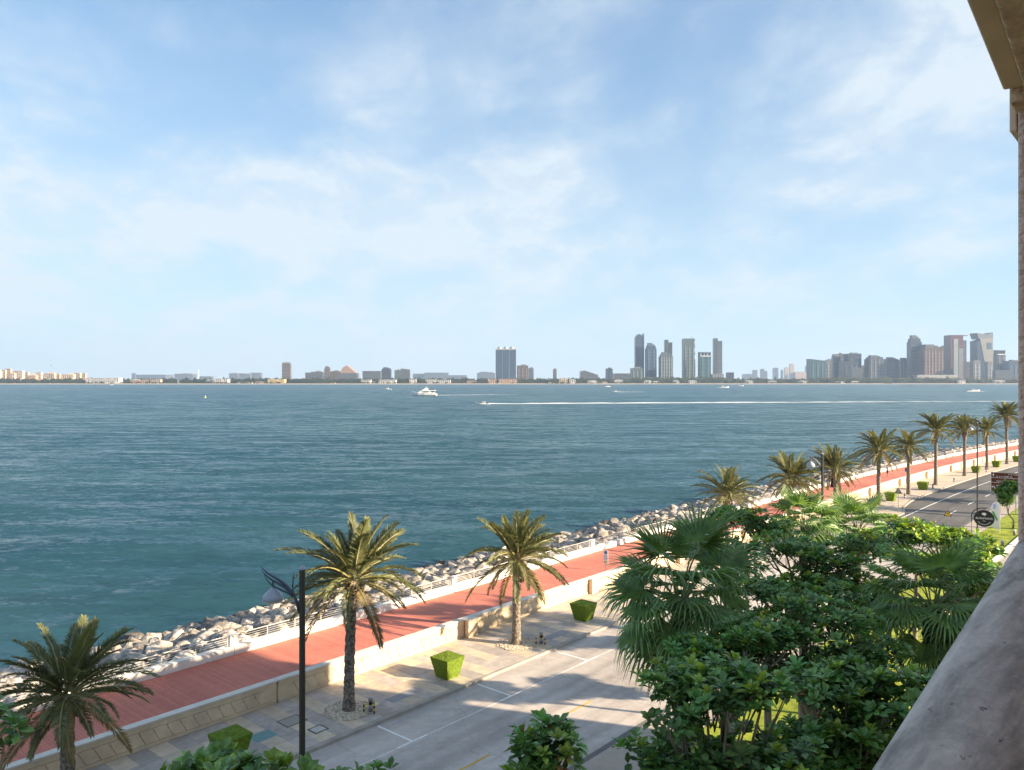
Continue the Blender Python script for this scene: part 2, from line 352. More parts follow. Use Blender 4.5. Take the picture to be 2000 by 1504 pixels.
def link(name, me, parent=None, loc=None, rot=None, scale=None):
    o = bpy.data.objects.new(name, me); COL.objects.link(o)
    if parent: o.parent = parent
    if loc is not None: o.location = loc
    if rot is not None: o.rotation_euler = rot
    if scale is not None: o.scale = (scale,) * 3 if isinstance(scale, (int, float)) else scale
    return o
def tag(o, label=None, cat=None, group=None, kind=None):
    if label: o['label'] = label
    if cat: o['category'] = cat
    if group: o['group'] = group
    if kind: o['kind'] = kind
    return o
def empty(name, loc, rz=0.0, label=None, cat=None, group=None):
    o = bpy.data.objects.new(name, None); COL.objects.link(o); o.location = loc; o.rotation_euler = (0, 0, rz)
    o.empty_display_size = 0.2
    return tag(o, label, cat, group)
def copy_tree(o, parent=None):
    c = o.copy(); COL.objects.link(c); c.parent = parent
    for ch in list(o.children): copy_tree(ch, c)
    return c
def srange(s0, s1, ds):
    k = max(1, int(math.ceil((s1 - s0) / ds))); return [s0 + (s1 - s0) * i / k for i in range(k + 1)]
def sweep(name, s0, s1, prof, mat, ds=4.0, parent=None, closed=True, kind=None):
    """a cross-section (n, z) carried along the promenade"""
    mb = MB(); ss = srange(s0, s1, ds); k = len(prof)
    vs = [P(s, n, z) for s in ss for n, z in prof]; fs = []
    for i in range(len(ss) - 1):
        for j in range(k if closed else k - 1):
            j2 = (j + 1) % k; fs.append((i * k + j, (i + 1) * k + j, (i + 1) * k + j2, i * k + j2))
    if closed: fs.append(tuple(range(k))); fs.append(tuple((len(ss) - 1) * k + j for j in range(k))[::-1])
    mb.add(vs, fs); o = mb.build(name, mat, parent, fix=closed)
    if kind: o['kind'] = kind
    return o
def sheet(name, s0, s1, n0, n1, z, mat, parent=None, kind=None, ds=4.0):
    return sweep(name, s0, s1, [(n1, z), (n0, z)], mat, ds, parent, closed=False, kind=kind)
def rectprof(n0, n1, z0, z1): return [(n0, z0), (n1, z0), (n1, z1), (n0, z1)]

# ================================================================== THE SETTING
# sea
mb = MB(); mb.add([(-14000, -1500, -2), (14000, -1500, -2), (14000, 3600, -2), (-14000, 3600, -2)], [(0, 1, 2, 3)])
tag(mb.build('sea', M_water), kind='structure')
# shore ground under everything on this side
o = sweep('ground', -260, 420, [(-200, -0.06), (-200, -3.4), (37.6, -3.4), (37.6, -0.06)], M_soil, 10); o['kind'] = 'structure'
# road of pale paving, darker asphalt farther on
road = sheet('road', -60, 88, 18.45, 27.0, 0.0, M_road, kind='structure')
road2 = sheet('asphalt_road', 88.0, 330, 18.45, 27.0, 0.0, M_asph, kind='structure')
def marking(name, s0, s1, n0, n1, mat, parent, z=0.004): return sheet(name, s0, s1, n0, n1, z, mat, parent, ds=3.0)
BAYS = [22.15 + 6.27 * k for k in range(-3, 9)]
sheetm = marking('parking_line', -20, 78, 24.62, 24.70, pmat('worn_line_paint', (0.66, 0.64, 0.60), 0.8, 0.2, 6, coord='World'), road)
for s in BAYS:
    marking('bay_line', s, s + 0.11, 24.72, 26.9, M_mark, road)
    marking('bay_end_line', s - 0.75, s + 0.85, 24.60, 24.72, M_mark, road, 0.008)
for k in range(-2, 10):
    marking('yellow_dash', 21.35 + k * 7.05, 23.45 + k * 7.05, 21.40, 21.52, M_marky, road)
marking('lane_line', 88.5, 320, 24.3, 24.42, M_mark, road2)
for k in range(24):
    marking('lane_dash', 90 + k * 9, 93.2 + k * 9, 21.0, 21.12, M_mark, road2)
marking('stop_line', 87.2, 87.6, 18.7, 24.4, M_mark, road)
sheet('drain_strip', -60, 330, 18.18, 18.45, 0.001, pmat('drain_dark', (0.14, 0.135, 0.13), 0.7, 0.2, 2, coord='World'), kind='structure')
sheet('footpath', -60, 330, 16.1, 18.18, 0.0, M_walk, kind='structure')
# lawn and service road on the landward side
sheet('lawn', -60, 62, -1.5, 16.1, 0.02, M_lawn, kind='structure')
mb = MB()
ss = srange(62, 330, 6)
o = sheet('lawn', 62, 330, 12.95, 16.1, 0.02, M_lawn, kind='structure')
sweep('lawn_kerb', 62, 330, rectprof(12.65, 12.95, -0.05, 0.14), M_white, 6, kind='structure')
sheet('service_road', 62, 330, 4.0, 12.65, 0.0, M_road, kind='structure')
# kerb of the seaside pavement, with its bulge where the parking ends
mb = MB()
kline = [(-60, 27.0)] + [(s, 27.0) for s in range(-40, 80, 8)] + [(80, 27.0), (82.5, 24.9), (96, 24.9), (101, 26.2), (106, 26.8)] + [(s, 27.0) for s in range(114, 331, 8)]
vs = []; fs = []
for s, n in kline:
    for dn, z in ((0, -0.05), (0, 0.13), (0.22, 0.13), (0.22, -0.05)): vs.append(P(s, n + dn, z))
for i in range(len(kline) - 1):
    for j in range(4): j2 = (j + 1) % 4; fs.append((i * 4 + j, (i + 1) * 4 + j, (i + 1) * 4 + j2, i * 4 + j2))
mb.add(vs, fs); tag(mb.build('kerb', M_kerb, fix=True), kind='structure')
mb = MB(); vs = []; fs = []
for s, n in kline: vs += [P(s, 32.2, 0.085), P(s, n + 0.2, 0.085)]
for i in range(len(kline) - 1): fs.append((2 * i, 2 * i + 1, 2 * i + 3, 2 * i + 2))
mb.add(vs, fs); pave = tag(mb.build('pavement', pmat('paving_bed', (0.20, 0.17, 0.14), 0.9, 0.2, 3, coord='World')), kind='structure')
mb = MB(); vs = [P(s, n, 0.124) for s, n in ((80.6, 27.18), (82.8, 25.12), (95.9, 25.12), (100.6, 26.38), (105.6, 27.0), (105.6, 27.22), (81.0, 27.22))]
mb.add(vs, [tuple(range(len(vs)))]); mb.build('bulge_paving', M_slab_b, pave)
# paving slabs: bands of beige and grey across the walk
SW = 0.82
rows = [(27.24, 28.42), (28.43, 29.62), (29.63, 30.85), (30.86, 32.06)]
slab_me = {}
for ri, (a, b) in enumerate(rows):
    for key, m in (('b', M_slab_b), ('g', M_slab_g)):
        q = MB(); q.box((0, 0, -0.02), (SW - 0.008, (b - a) - 0.004, 0.05)); slab_me[ri, key] = q.mesh('paving_slab', m)
rs = random.Random(3); rest_b = MB(); rest_g = MB(); n_sl = 0
for c in range(-8, 240):
    s = 7.2 + (c + 0.5) * SW
    for ri, (a, b) in enumerate(rows):
        key = 'g' if c % 2 == 0 else 'b'
        if rs.random() < 0.08: key = 'g' if key == 'b' else 'b'
        if 7.0 < s and n_sl < 300:
            o = link('paving_slab', slab_me[ri, key], pave, P(s, (a + b) / 2, 0.125 + rs.uniform(-0.002, 0.002)), (0, 0, ang(s))); n_sl += 1
        else:
            (rest_b if key == 'b' else rest_g).box(P(s, (a + b) / 2, 0.105), (SW - 0.008, (b - a) - 0.004, 0.05), ang(s))
tag(rest_b.build('beige_slabs_beyond', M_slab_b, pave), kind='stuff')
tag(rest_g.build('grey_slabs_beyond', M_slab_g, pave), kind='stuff')

# raised red boardwalk
DK = 0.95
tag(sweep('boardwalk', -60, 330, [(32.4, -0.04), (37.3, -0.04), (37.3, DK), (32.4, DK)], M_deck, 4), kind='structure')

# ------------------------------------------------------------------ wall between pavement and boardwalk
wall = empty('boardwalk_wall', P(20, 32.1, 0), 0, 'long low cream wall with slanted relief plates below the red boardwalk', 'wall')
def rel(o, parent):         # parent without moving
    o.parent = parent; o.matrix_parent_inverse = Matrix.Translation(-parent.location); return o
JOINTS = [20.6 + 12.35 * k for k in range(-5, 25)]
plate_me = MB()
PH, PW, SL = 0.56, 0.57, 0.30
plate_me.prism([(-PW / 2 + SL / 2 + 0.012 - SL, PH / 2), (-PW / 2 + SL / 2 + 0.012, -PH / 2), (PW / 2 + SL / 2 - 0.022, -PH / 2), (PW / 2 + SL / 2 - 0.022 - SL, PH / 2)][::-1], -0.035, 0.0)
plate_me = plate_me.mesh('relief_plate', M_wallc)
bridge = MB(); bridge.box((0.0, 0, 0), (0.10, 0.03, 0.16)); bridge_me = bridge.mesh('slit_bridge', M_wallc)
far_pl = MB()
for i in range(len(JOINTS) - 1):
    a, b = JOINTS[i], JOINTS[i + 1]
    if a > 190: continue
    rel(sweep('wall_panel', a + 0.03, b - 0.03, rectprof(32.14, 32.44, 0.0, 1.10), M_wallc, 4), wall)
    rel(sweep('border', a + 0.06, b - 0.06, rectprof(32.10, 32.15, 0.12, 0.27), M_wallc, 4), wall)
    rel(sweep('border', a + 0.06, b - 0.06, rectprof(32.10, 32.15, 0.87, 1.08), M_wallc, 4), wall)
    rel(sweep('coping', a + 0.01, b - 0.01, rectprof(32.06, 32.46, 1.10, 1.17), M_coping, 4), wall)
    if a > 25:
        rel(sweep('pilaster', a - 0.02, a + 0.75, rectprof(31.80, 32.09, 0.02, 1.09), M_wallc, 1), wall)
        rel(sweep('pilaster_cap', a - 0.05, a + 0.78, rectprof(31.77, 32.055, 1.10, 1.165), M_coping, 1), wall)
    s = a + 1.3
    while s < b - 0.7:
        if 5 < s < 80:
            rel(link('relief_plate', plate_me, None, P(s, 32.135, 0.57), (0, 0, ang(s) )), wall)
            rel(link('slit_bridge', bridge_me, None, P(s + PW / 2 , 32.128, 0.57), (0, 0, ang(s))), wall)
        elif s >= 80:
            far_pl.box(P(s, 32.12, 0.57), (PW - 0.04, 0.04, PH), ang(s))
        s += PW
o = far_pl.build('relief_plates_beyond', M_wallc); o['kind'] = 'stuff'; rel(o, wall)

# ------------------------------------------------------------------ sea-side parapet and railing
par = empty('sea_parapet', P(20, 37.45, 0), 0, 'white painted kerb wall along the seaward edge of the boardwalk', 'wall')
JP = [5.5 + 15.9 * k for k in range(-4, 20)]
for i in range(len(JP) - 1):
    for h in range(2):
        a = JP[i] + h * 7.95; b = a + 7.95
        rel(sweep('parapet_block', a + 0.012, b - 0.012, rectprof(37.25, 37.62, 0.55, 1.38), M_white, 4), par)
    q = MB(); q.box((0, 0, 0.28), (0.42, 0.30, 0.60)); rel(q.build('pillar', M_white, None, loc=P(JP[i] , 37.44, 1.38)), par).rotation_euler = (0, 0, ang(JP[i]))
rail = empty('sea_railing', P(20, 37.44, 1.38), 0, 'white metal railing with thin horizontal bars above the rocks', 'railing')
pm = MB(); pm.box((0, 0, 0.27), (0.035, 0.045, 0.56)); M_railp = pmat('rail_paint', (0.50, 0.49, 0.46), 0.5, 0.08, 2.0)
pm = pm.mesh('rail_post', M_railp)
for i in range(len(JP) - 1):
    a, b = JP[i] + 0.24, JP[i + 1] - 0.24
    if a > 250 or b < -20: continue
    k = 9
    for j in range(k + 1):
        s = a + 0.05 + (b - a - 0.1) * j / k
        rel(link('rail_post', pm, None, P(s, 37.44, 1.375), (0, 0, ang(s))), rail)
    for zi, r in ((0.55, 0.025), (0.42, 0.009), (0.31, 0.009), (0.20, 0.009), (0.09, 0.009)):
        q = MB(); q.tube([P(s, 37.44, 1.38 + zi) for s in srange(a, b, 4)], r, 5)
        rel(q.build('top_rail' if r > 0.02 else 'rail_bar', M_railp), rail)

# ------------------------------------------------------------------ rock bank
bank = empty('rock_bank', P(40, 38, 0), 0, 'bank of pale limestone boulders sloping from the railing down to the sea', 'rocks')
rel(sweep('bank_bed', -60, 330, [(37.62, -3.3), (37.62, 0.42), (41, 0.2), (47.5, -1.15), (54, -3.1), (54, -3.3)], M_bed, 4), bank)
rr = random.Random(11)
rock_me = []
for k in range(16):
    bm = bmesh.new()
    sx, sy, sz = rr.uniform(0.8, 1.25), rr.uniform(0.75, 1.1), rr.uniform(0.6, 0.9)
    for _ in range(44):
        v = Vector((rr.gauss(0, 1), rr.gauss(0, 1), rr.gauss(0, 1))).normalized() * rr.uniform(0.86, 1.06)
        v = Vector((max(-0.90, min(0.88, v.x)), max(-0.92, min(0.90, v.y)), max(-0.85, min(0.82, v.z))))
        bm.verts.new((v.x * sx * 0.5, v.y * sy * 0.5, v.z * sz * 0.5))
    bmesh.ops.convex_hull(bm, input=bm.verts)
    bmesh.ops.delete(bm, geom=[v for v in bm.verts if not v.link_faces], context='VERTS')
    pass
    bmesh.ops.triangulate(bm, faces=bm.faces)
    me = bpy.data.meshes.new('boulder'); bm.to_mesh(me); bm.free(); me.materials.append(M_rock); rock_me.append(me)
rock_np = []
for me in rock_me:
    v = np.zeros(len(me.vertices) * 3); me.vertices.foreach_get('co', v); rock_np.append((v.reshape(-1, 3), [tuple(p.vertices) for p in me.polygons]))
def bank_z(n):
    pts = [(37.7, 0.72), (41, 0.48), (47.5, -0.95), (54.0, -2.75)]
    for (a, za), (b, zb) in zip(pts, pts[1:]):
        if n <= b: return za + (zb - za) * (n - a) / (b - a)
    return -2.75
spots = []
s = -30.0
while s < 265:
    step = 1.0 if s < 70 else (1.12 if s < 140 else 1.4)
    n = 38.15
    edge = 52.4 + 1.8 * mnoise.noise(Vector((s * 0.15, 0, 0)))
    while n < edge:
        spots.append((s + rr.uniform(-0.38, 0.38), n + rr.uniform(-0.3, 0.3), step)); n += 0.92 * step
    s += step * 0.92
vis = sorted([i for i, q in enumerate(spots) if 11.5 < q[0] and at(0, 0, 1) and (P(q[0], q[1]).x / P(q[0], q[1]).y) * F + 1000 > -10], key=lambda i: (P(spots[i][0], spots[i][1])).length)
near = set(vis[:300]); far_rocks = MB(); far_v = []; far_f = []; off = 0
for i, (s, n, st) in enumerate(spots):
    sc = rr.choice((0.7, 0.85, 1.0, 1.15, 1.35, 1.6)) * rr.uniform(0.9, 1.1) * st * 0.98
    p = P(s, n, bank_z(n) + rr.uniform(-0.10, 0.28))
    eul = (rr.uniform(-0.7, 0.7), rr.uniform(-0.7, 0.7), rr.uniform(0, 6.28)); k = rr.randrange(16)
    if i in near:
        rel(link('boulder', rock_me[k], None, p, eul, sc), bank)
    else:
        mm = (Matrix.Translation(p) @ Matrix.Rotation(eul[2], 4, 'Z') @ Matrix.Rotation(eul[1], 4, 'Y') @ Matrix.Rotation(eul[0], 4, 'X') @ Matrix.Scale(sc, 4))
        A = np.array(mm); v = rock_np[k][0] @ A[:3, :3].T + A[:3, 3]
        far_v.append(v); far_f.extend([tuple(x + off for x in f) for f in rock_np[k][1]]); off += len(v)
me = bpy.data.meshes.new('boulders_beyond'); me.from_pydata(np.concatenate(far_v).tolist(), [], far_f)
M_rockw = pmat('limestone_mass', (0.13, 0.115, 0.10), 0.9, 0.3, 0.9, 0.6, 8, coord='World', col2=(0.42, 0.375, 0.325), bdist=0.10, detail=2, lo=0.3, hi=0.7, wet=-1.25)
me.materials.append(M_rockw)
o = link('boulders_beyond', me); o['kind'] = 'stuff'; rel(o, bank)

# ================================================================== OUR BUILDING (balcony in the frame, its body shades the road)
bld = empty('apartment_building', P(0, -6, 0), A0, 'rough stucco balcony corner of an apartment building, grey parapet top in front', 'building')
def bpart(name, s0, s1, n0, n1, z0, z1, mat, bevel=0.0, skew=0.0):
    q = MB(); q.box(((s0 + s1) / 2, (n0 + n1) / 2 + 6, (z0 + z1) / 2), (s1 - s0, n1 - n0, z1 - z0))
    q.v = [(x, y + skew * (x - 2.8), z) for x, y, z in q.v]; o = q.build(name, mat, bld)
    if bevel:
        m = o.modifiers.new('bevel', 'BEVEL'); m.width = bevel; m.segments = 3
    return o
bpart('wall', -45, 38.2, -14, -1.7, -0.05, 16.2, M_stucco)
q = MB()
q.prism([(-46, 0), (39.0, 0), (39.0, 0.25), (-46, 0.25)], -8.6, 4.9)
ro = q.build('eave_slab', M_beam, bld); ro.location = (0, 0, 16.25)
q = MB()
pts = [(-8.9, 16.5), (5.0, 16.5), (-1.6, 19.0)]
vs = [(29.2, y, z) for y, z in pts] + [(39.1, y, z) for y, z in pts]
q.add(vs, [(0, 1, 2), (3, 5, 4), (0, 3, 4, 1), (1, 4, 5, 2), (2, 5, 3, 0)]); q.build('roof', M_roof, bld, fix=True)
bpart('shadow_roof_block', -45, 29.0, -13.0, -3.0, 16.5, 18.6, M_stucco)  # unseen taller block shaped so the building's shadow covers the left palm
q = MB(); pts = [(-8.4, 18.6), (4.4, 18.6), (-1.6, 21.3)]
vs = [(-46.2, y, z) for y, z in pts] + [(29.6, y, z) for y, z in pts]
q.add(vs, [(0, 1, 2), (3, 5, 4), (0, 3, 4, 1), (1, 4, 5, 2), (2, 5, 3, 0)]); q.build('roof', M_roof, bld, fix=True)  # ridge raised along with the block below, for the same shadow
bpart('balcony_floor', -4, 3.3, -1.7, 0.30, 13.15, 13.42, M_stucco)
bpart('parapet_wall', -4, 3.25, 0.10, 0.34, 13.42, 14.43, M_stucco, 0, 0.058)
# parapet cap: slightly skewed to the facade, rounded towards the balcony
q = MB(); prof = [(0.372, 14.40), (0.372, 14.485), (0.350, 14.503), (0.30, 14.505), (0.25, 14.497), (0.205, 14.475), (0.17, 14.435), (0.145, 14.38), (0.13, 14.31), (0.125, 14.22), (0.2, 14.22)]
k = len(prof); vs = []
for s in (-3.9, 3.4):
    for n, z in prof: vs.append((s, n + 6 + 0.058 * (s - 1.9), z))
fs = [(j, k + j, k + (j + 1) % k, (j + 1) % k) for j in range(k)] + [tuple(range(k)), tuple(range(2 * k - 1, k - 1, -1))]
def cap_material():
    m = bpy.data.materials.new('weathered_cap'); m.use_nodes = True; t = m.node_tree; b = t.nodes['Principled BSDF']
    tcn = N(t, 'ShaderNodeTexCoord')
    def nz(sc, st, d=8, r=0.65, ds=0.3):
        mp = N(t, 'ShaderNodeMapping'); mp.inputs['Scale'].default_value = st; mp.inputs['Rotation'].default_value = (0, 0, 0.12); L(t, tcn.outputs['Object'], mp.inputs[0])
        n = N(t, 'ShaderNodeTexNoise'); n.inputs['Scale'].default_value = sc; n.inputs['Detail'].default_value = d; n.inputs['Roughness'].default_value = r; n.inputs['Distortion'].default_value = ds
        L(t, mp.outputs[0], n.inputs['Vector']); return n.outputs['Fac']
    c = ramp(t, nz(4.0, (0.8, 5, 3)), [(0.32, (0.26, 0.235, 0.21)), (0.5, (0.58, 0.51, 0.455)), (0.70, (0.80, 0.72, 0.65))])
    blot = ramp(t, nz(3.0, (1, 2.2, 1), 6), [(0.52, 0.0), (0.68, 0.65)])
    c = mixc(t, blot, c, (0.15, 0.13, 0.115))
    spots_ = ramp(t, nz(26, (0.8, 1.6, 1), 3), [(0.66, 0.0), (0.70, 0.7)])
    c = mixc(t, spots_, c, (0.10, 0.09, 0.085))
    c = mixc(t, 1.0, c, ramp(t, nz(60, (1, 1, 1), 4, 0.7), [(0.3, 0.88), (0.7, 1.1)]), 'MULTIPLY')
    L(t, c, b.inputs['Base Color']); b.inputs['Roughness'].default_value = 0.75
    bp = N(t, 'ShaderNodeBump'); bp.inputs['Strength'].default_value = 0.35; bp.inputs['Distance'].default_value = 0.01
    L(t, nz(18, (0.7, 2, 1)), bp.inputs['Height']); L(t, bp.outputs[0], b.inputs['Normal'])
    return m
q.add(vs, fs); tag(q.build('parapet_cap', cap_material(), bld, True, fix=True), 'weathered grey concrete top of the balcony parapet')
bpart('column', 2.885, 3.35, -0.05, 0.424, 14.44, 15.86, M_stucco, 0.012)
bpart('beam', -4, 2.788, -0.30, 0.385, 15.83, 16.24, M_beam, 0.01, 0.058)
bpart('fascia', -4, 2.78, 0.390, 0.447, 15.872, 16.24, M_fascia, 0.008, 0.058)
bpart('lintel', 2.79, 3.36, -0.30, 0.432, 15.832, 16.238, M_beam, 0.01)
bpart('corbel', 2.95, 3.2, 0.436, 0.456, 15.79, 15.89, M_fascia, 0.005)

# ================================================================== PALMS
def frond_mesh(name, elev, droop, Lf, rnd, mat, npair=64, wid=0.050, leaf=0.50):
    """one feather leaf growing along +x from the origin"""
    mb = MB(); pts = [Vector((0.10, 0, 0))]; nseg = 14; tw = rnd.uniform(-0.25, 0.25)
    thetas = []
    for i in range(nseg):
        t = (i + 0.5) / nseg; th = R(elev) - R(droop) * (t ** 1.35); thetas.append(th)
        side = 0.10 * tw * t
        pts.append(pts[-1] + Vector((math.cos(th), math.sin(th) * 0 + side, math.sin(th))) * (Lf / nseg))
    mb.mi = 1
    mb.tube(pts, [0.040 * (1 - 0.85 * i / nseg) + 0.004 for i in range(nseg + 1)], 4, False)
    mb.mi = 0
    for k in range(npair):
        t = 0.16 + 0.84 * (k / (npair - 1)); fpos = t * nseg; i = min(nseg - 1, int(fpos)); fr = fpos - i
        p = pts[i].lerp(pts[i + 1], fr); tan = (pts[i + 1] - pts[i]).normalized()
        up = Vector((-math.sin(thetas[i]), 0, math.cos(thetas[i]))); side = tan.cross(up)
        ll = leaf * (math.sin(math.pi * min(1.0, 0.13 + 0.80 * t)) ** 0.6) * rnd.uniform(0.85, 1.1)
        a = R(62 - 36 * t)
        for sg in (-1, 1):
            d = (tan * math.cos(a) + side * sg * math.sin(a) + up * rnd.uniform(0.05, 0.42)).normalized()
            e = (d + Vector((0, 0, -0.28)) * rnd.uniform(0.3, 1.0)).normalized()
            wv = d.cross(up).normalized() * wid * 0.5
            wv = (wv + up * rnd.uniform(-0.012, 0.012))
            m1 = p + d * ll * 0.45; m2 = m1 + e * ll * 0.55
            mb.add([p, m1 + wv, m2, m1 - wv], [(0, 1, 2), (0, 2, 3)])
    return mb.mesh(name, [mat, M_rachis])
rf = random.Random(21)
FR = {}
for e in (84, 72, 60, 48, 34, 20, 6, -10, -26):
    FR[e] = [frond_mesh('frond', e + rf.uniform(-4, 4), {84: 26, 72: 36, 60: 46, 48: 56, 34: 62, 20: 62, 6: 54, -10: 44, -26: 34}[e] * rf.uniform(0.85, 1.15), rf.uniform(2.9, 3.4) * (0.78 if e == 84 else 0.92 if e == 72 else 1.0), rf, M_frondy if e == 84 else M_frondd if e == -26 else M_frond) for _ in range(3)]
def palm_trunk_mesh(h, r0, r1, rnd):
    mb = MB(); seg = 22; rowsn = max(16, int(h / 0.115)); prof_v = []; fs = []
    lean = rnd.uniform(-0.32, 0.32)
    for i in range(rowsn + 1):
        t = i / rowsn; z = h * t
        r = r0 * (1 - 0.22 * t) + 0.10 * math.exp(-z / 0.35)
        if t > 0.80: r += (r1 - r) * min(1, (t - 0.80) / 0.12) * 0.9
        for k in range(seg):
            saw = 0.032 if (k + (i // 2) * 2 + (i % 2)) % 4 < 2 else -0.012
            rr_ = r * (1 + rnd.uniform(-0.025, 0.025)) + saw * (0.5 + 0.8 * t)
            q = 2 * math.pi * k / seg; prof_v.append((rr_ * math.cos(q) + lean * t * t, rr_ * math.sin(q), z))
    for i in range(rowsn):
        for k in range(seg):
            k2 = (k + 1) % seg; fs.append((i * seg + k, i * seg + k2, (i + 1) * seg + k2, (i + 1) * seg + k))
    fs.append(tuple(rowsn * seg + k for k in range(seg)))
    mb.add(prof_v, fs); return mb.mesh('trunk', M_trunk, True), lean
bt = MB(); bt.add([(0, -0.06, 0), (0, 0.06, 0), (0.05, 0, -0.04), (0.13, -0.035, 0.22), (0.13, 0.035, 0.22), (0.16, 0, 0.20)], [(0, 1, 4, 3), (1, 2, 5, 4), (2, 0, 3, 5), (3, 4, 5)])
boot_me = bt.mesh('leaf_boot', M_boot)
def date_palm(s, n, h, seed, label, nfr=62, scale=1.0):
    rnd = random.Random(seed); p = P(s, n, 0.10)
    root = empty('date_palm', p, rnd.uniform(0, 6.28), label, 'palm tree', 'date palms along the pavement')
    tm, lean = palm_trunk_mesh(h, 0.235, 0.33, rnd); link('trunk', tm, root)
    keys = [84] * 4 + [72] * 7 + [60] * 8 + [48] * 8 + [34] * 7 + [20] * 6 + [6] * 5 + [-10] * 4 + [-26] * 2
    keys = keys[:nfr] if nfr < len(keys) else keys
    if rnd.random() < 0.5: keys = keys + [-26] * 3 + [-10] * 2
    full = rnd.uniform(0.80, 1.0); blow = rnd.uniform(0, 6.28)
    for i, e in enumerate(keys):
        if rnd.random() > full: continue
        a = i * 2.399963 + rnd.uniform(-0.35, 0.35); a += 0.22 * math.sin(blow - a)
        z = h - 0.05 + 0.28 * (e + 26) / 110
        link('frond', rnd.choice(FR[e]), root, (lean + 0.10 * math.cos(a), 0.10 * math.sin(a), z), (rnd.uniform(-0.4, 0.4), rnd.uniform(-0.12, 0.14), a), scale * rnd.uniform(0.78, 1.10))
    for i in range(34):
        a = i * 2.399963; z = h - 0.75 + 0.62 * i / 34; rad = 0.28 - 0.05 * i / 34
        link('leaf_boot', boot_me, root, (lean * 0.9 + rad * math.cos(a), rad * math.sin(a), z), (0, rnd.uniform(-0.25, 0.1), a), rnd.uniform(0.9, 1.35))
    return root
PALMS = [
    (10.5, 29.0, 4.15, 'shaded date palm at the left edge, nearest of the row', 0.86),
    (22.2, 28.9, 5.85, 'date palm standing right behind the near charcoal lamp post', 1.04),
    (33.9, 29.0, 4.75, 'date palm with a low round crown between the two nearest box hedges', 1.0),
    (60.4, 29.0, 5.4, 'ragged windblown date palm rising behind the tall fan palm', 0.95),
    (73.1, 29.0, 5.6, 'date palm just right of the ragged windblown one', 0.98),
    (85.9, 29.0, 5.3, 'date palm beside the two people in light shirts, right of the second lamp post', 1.0),
    (99.9, 28.8, 6.4, 'date palm standing left of the box hedge behind the triangular sign back', 1.0),
    (111.8, 28.7, 6.0, 'date palm between two box hedges next to the small boardwalk notice', 0.98),
    (124.2, 28.7, 7.6, 'tallest date palm in the far right group', 1.06),
    (138.9, 28.7, 6.9, 'date palm immediately left of the third lamp post', 1.0),
    (151.4, 28.7, 6.4, 'date palm immediately right of the third lamp post', 0.98),
    (163.3, 28.7, 8.4, 'date palm farthest right, next to the building edge', 1.05)]
PALMS += [(86 + 10.5 * k, 7.0, 6.0 + 0.8 * (k % 3), '%s unseen stand-in palm added beyond the building corner to shade the road' % w_, 1.0) for k, w_ in enumerate(('first', 'second', 'third', 'fourth', 'fifth'))]  # palms added out of frame to cast shadow streaks on the far road
for i, (s, n, h, lab, sc) in enumerate(PALMS): date_palm(s, n, h, 100 + i, lab, scale=sc)

# gravel rings round the near palm trunks
rg = random.Random(5)
for i, (s, n, *_r) in enumerate(PALMS[:3]):
    c = P(s, n, 0.127); mb = MB()
    mb.lathe([(1.05, -0.02), (0.95, 0.035), (0.5, 0.06), (0.15, 0.07)], 20)
    for _ in range(520):
        a, r = rg.uniform(0, 6.28), 1.12 * math.sqrt(rg.random()); d = rg.uniform(0.025, 0.055)
        x, y, z = r * math.cos(a), r * math.sin(a), 0.03 + 0.03 * (1 - r)
        mb.add([(x - d, y, z), (x + d, y + d * .3, z), (x, y + d, z), (x, y - d, z), (x + rg.uniform(-.01, .01), y, z + d)], [(0, 3, 4), (3, 1, 4), (1, 2, 4), (2, 0, 4)])
    tag(mb.build('gravel', M_gravel, loc=c), ['pale gravel ring round the leftmost shaded palm', 'pale gravel ring round the palm behind the near lamp post', 'pale gravel ring round the low-crowned palm'][i], 'gravel', kind='stuff')

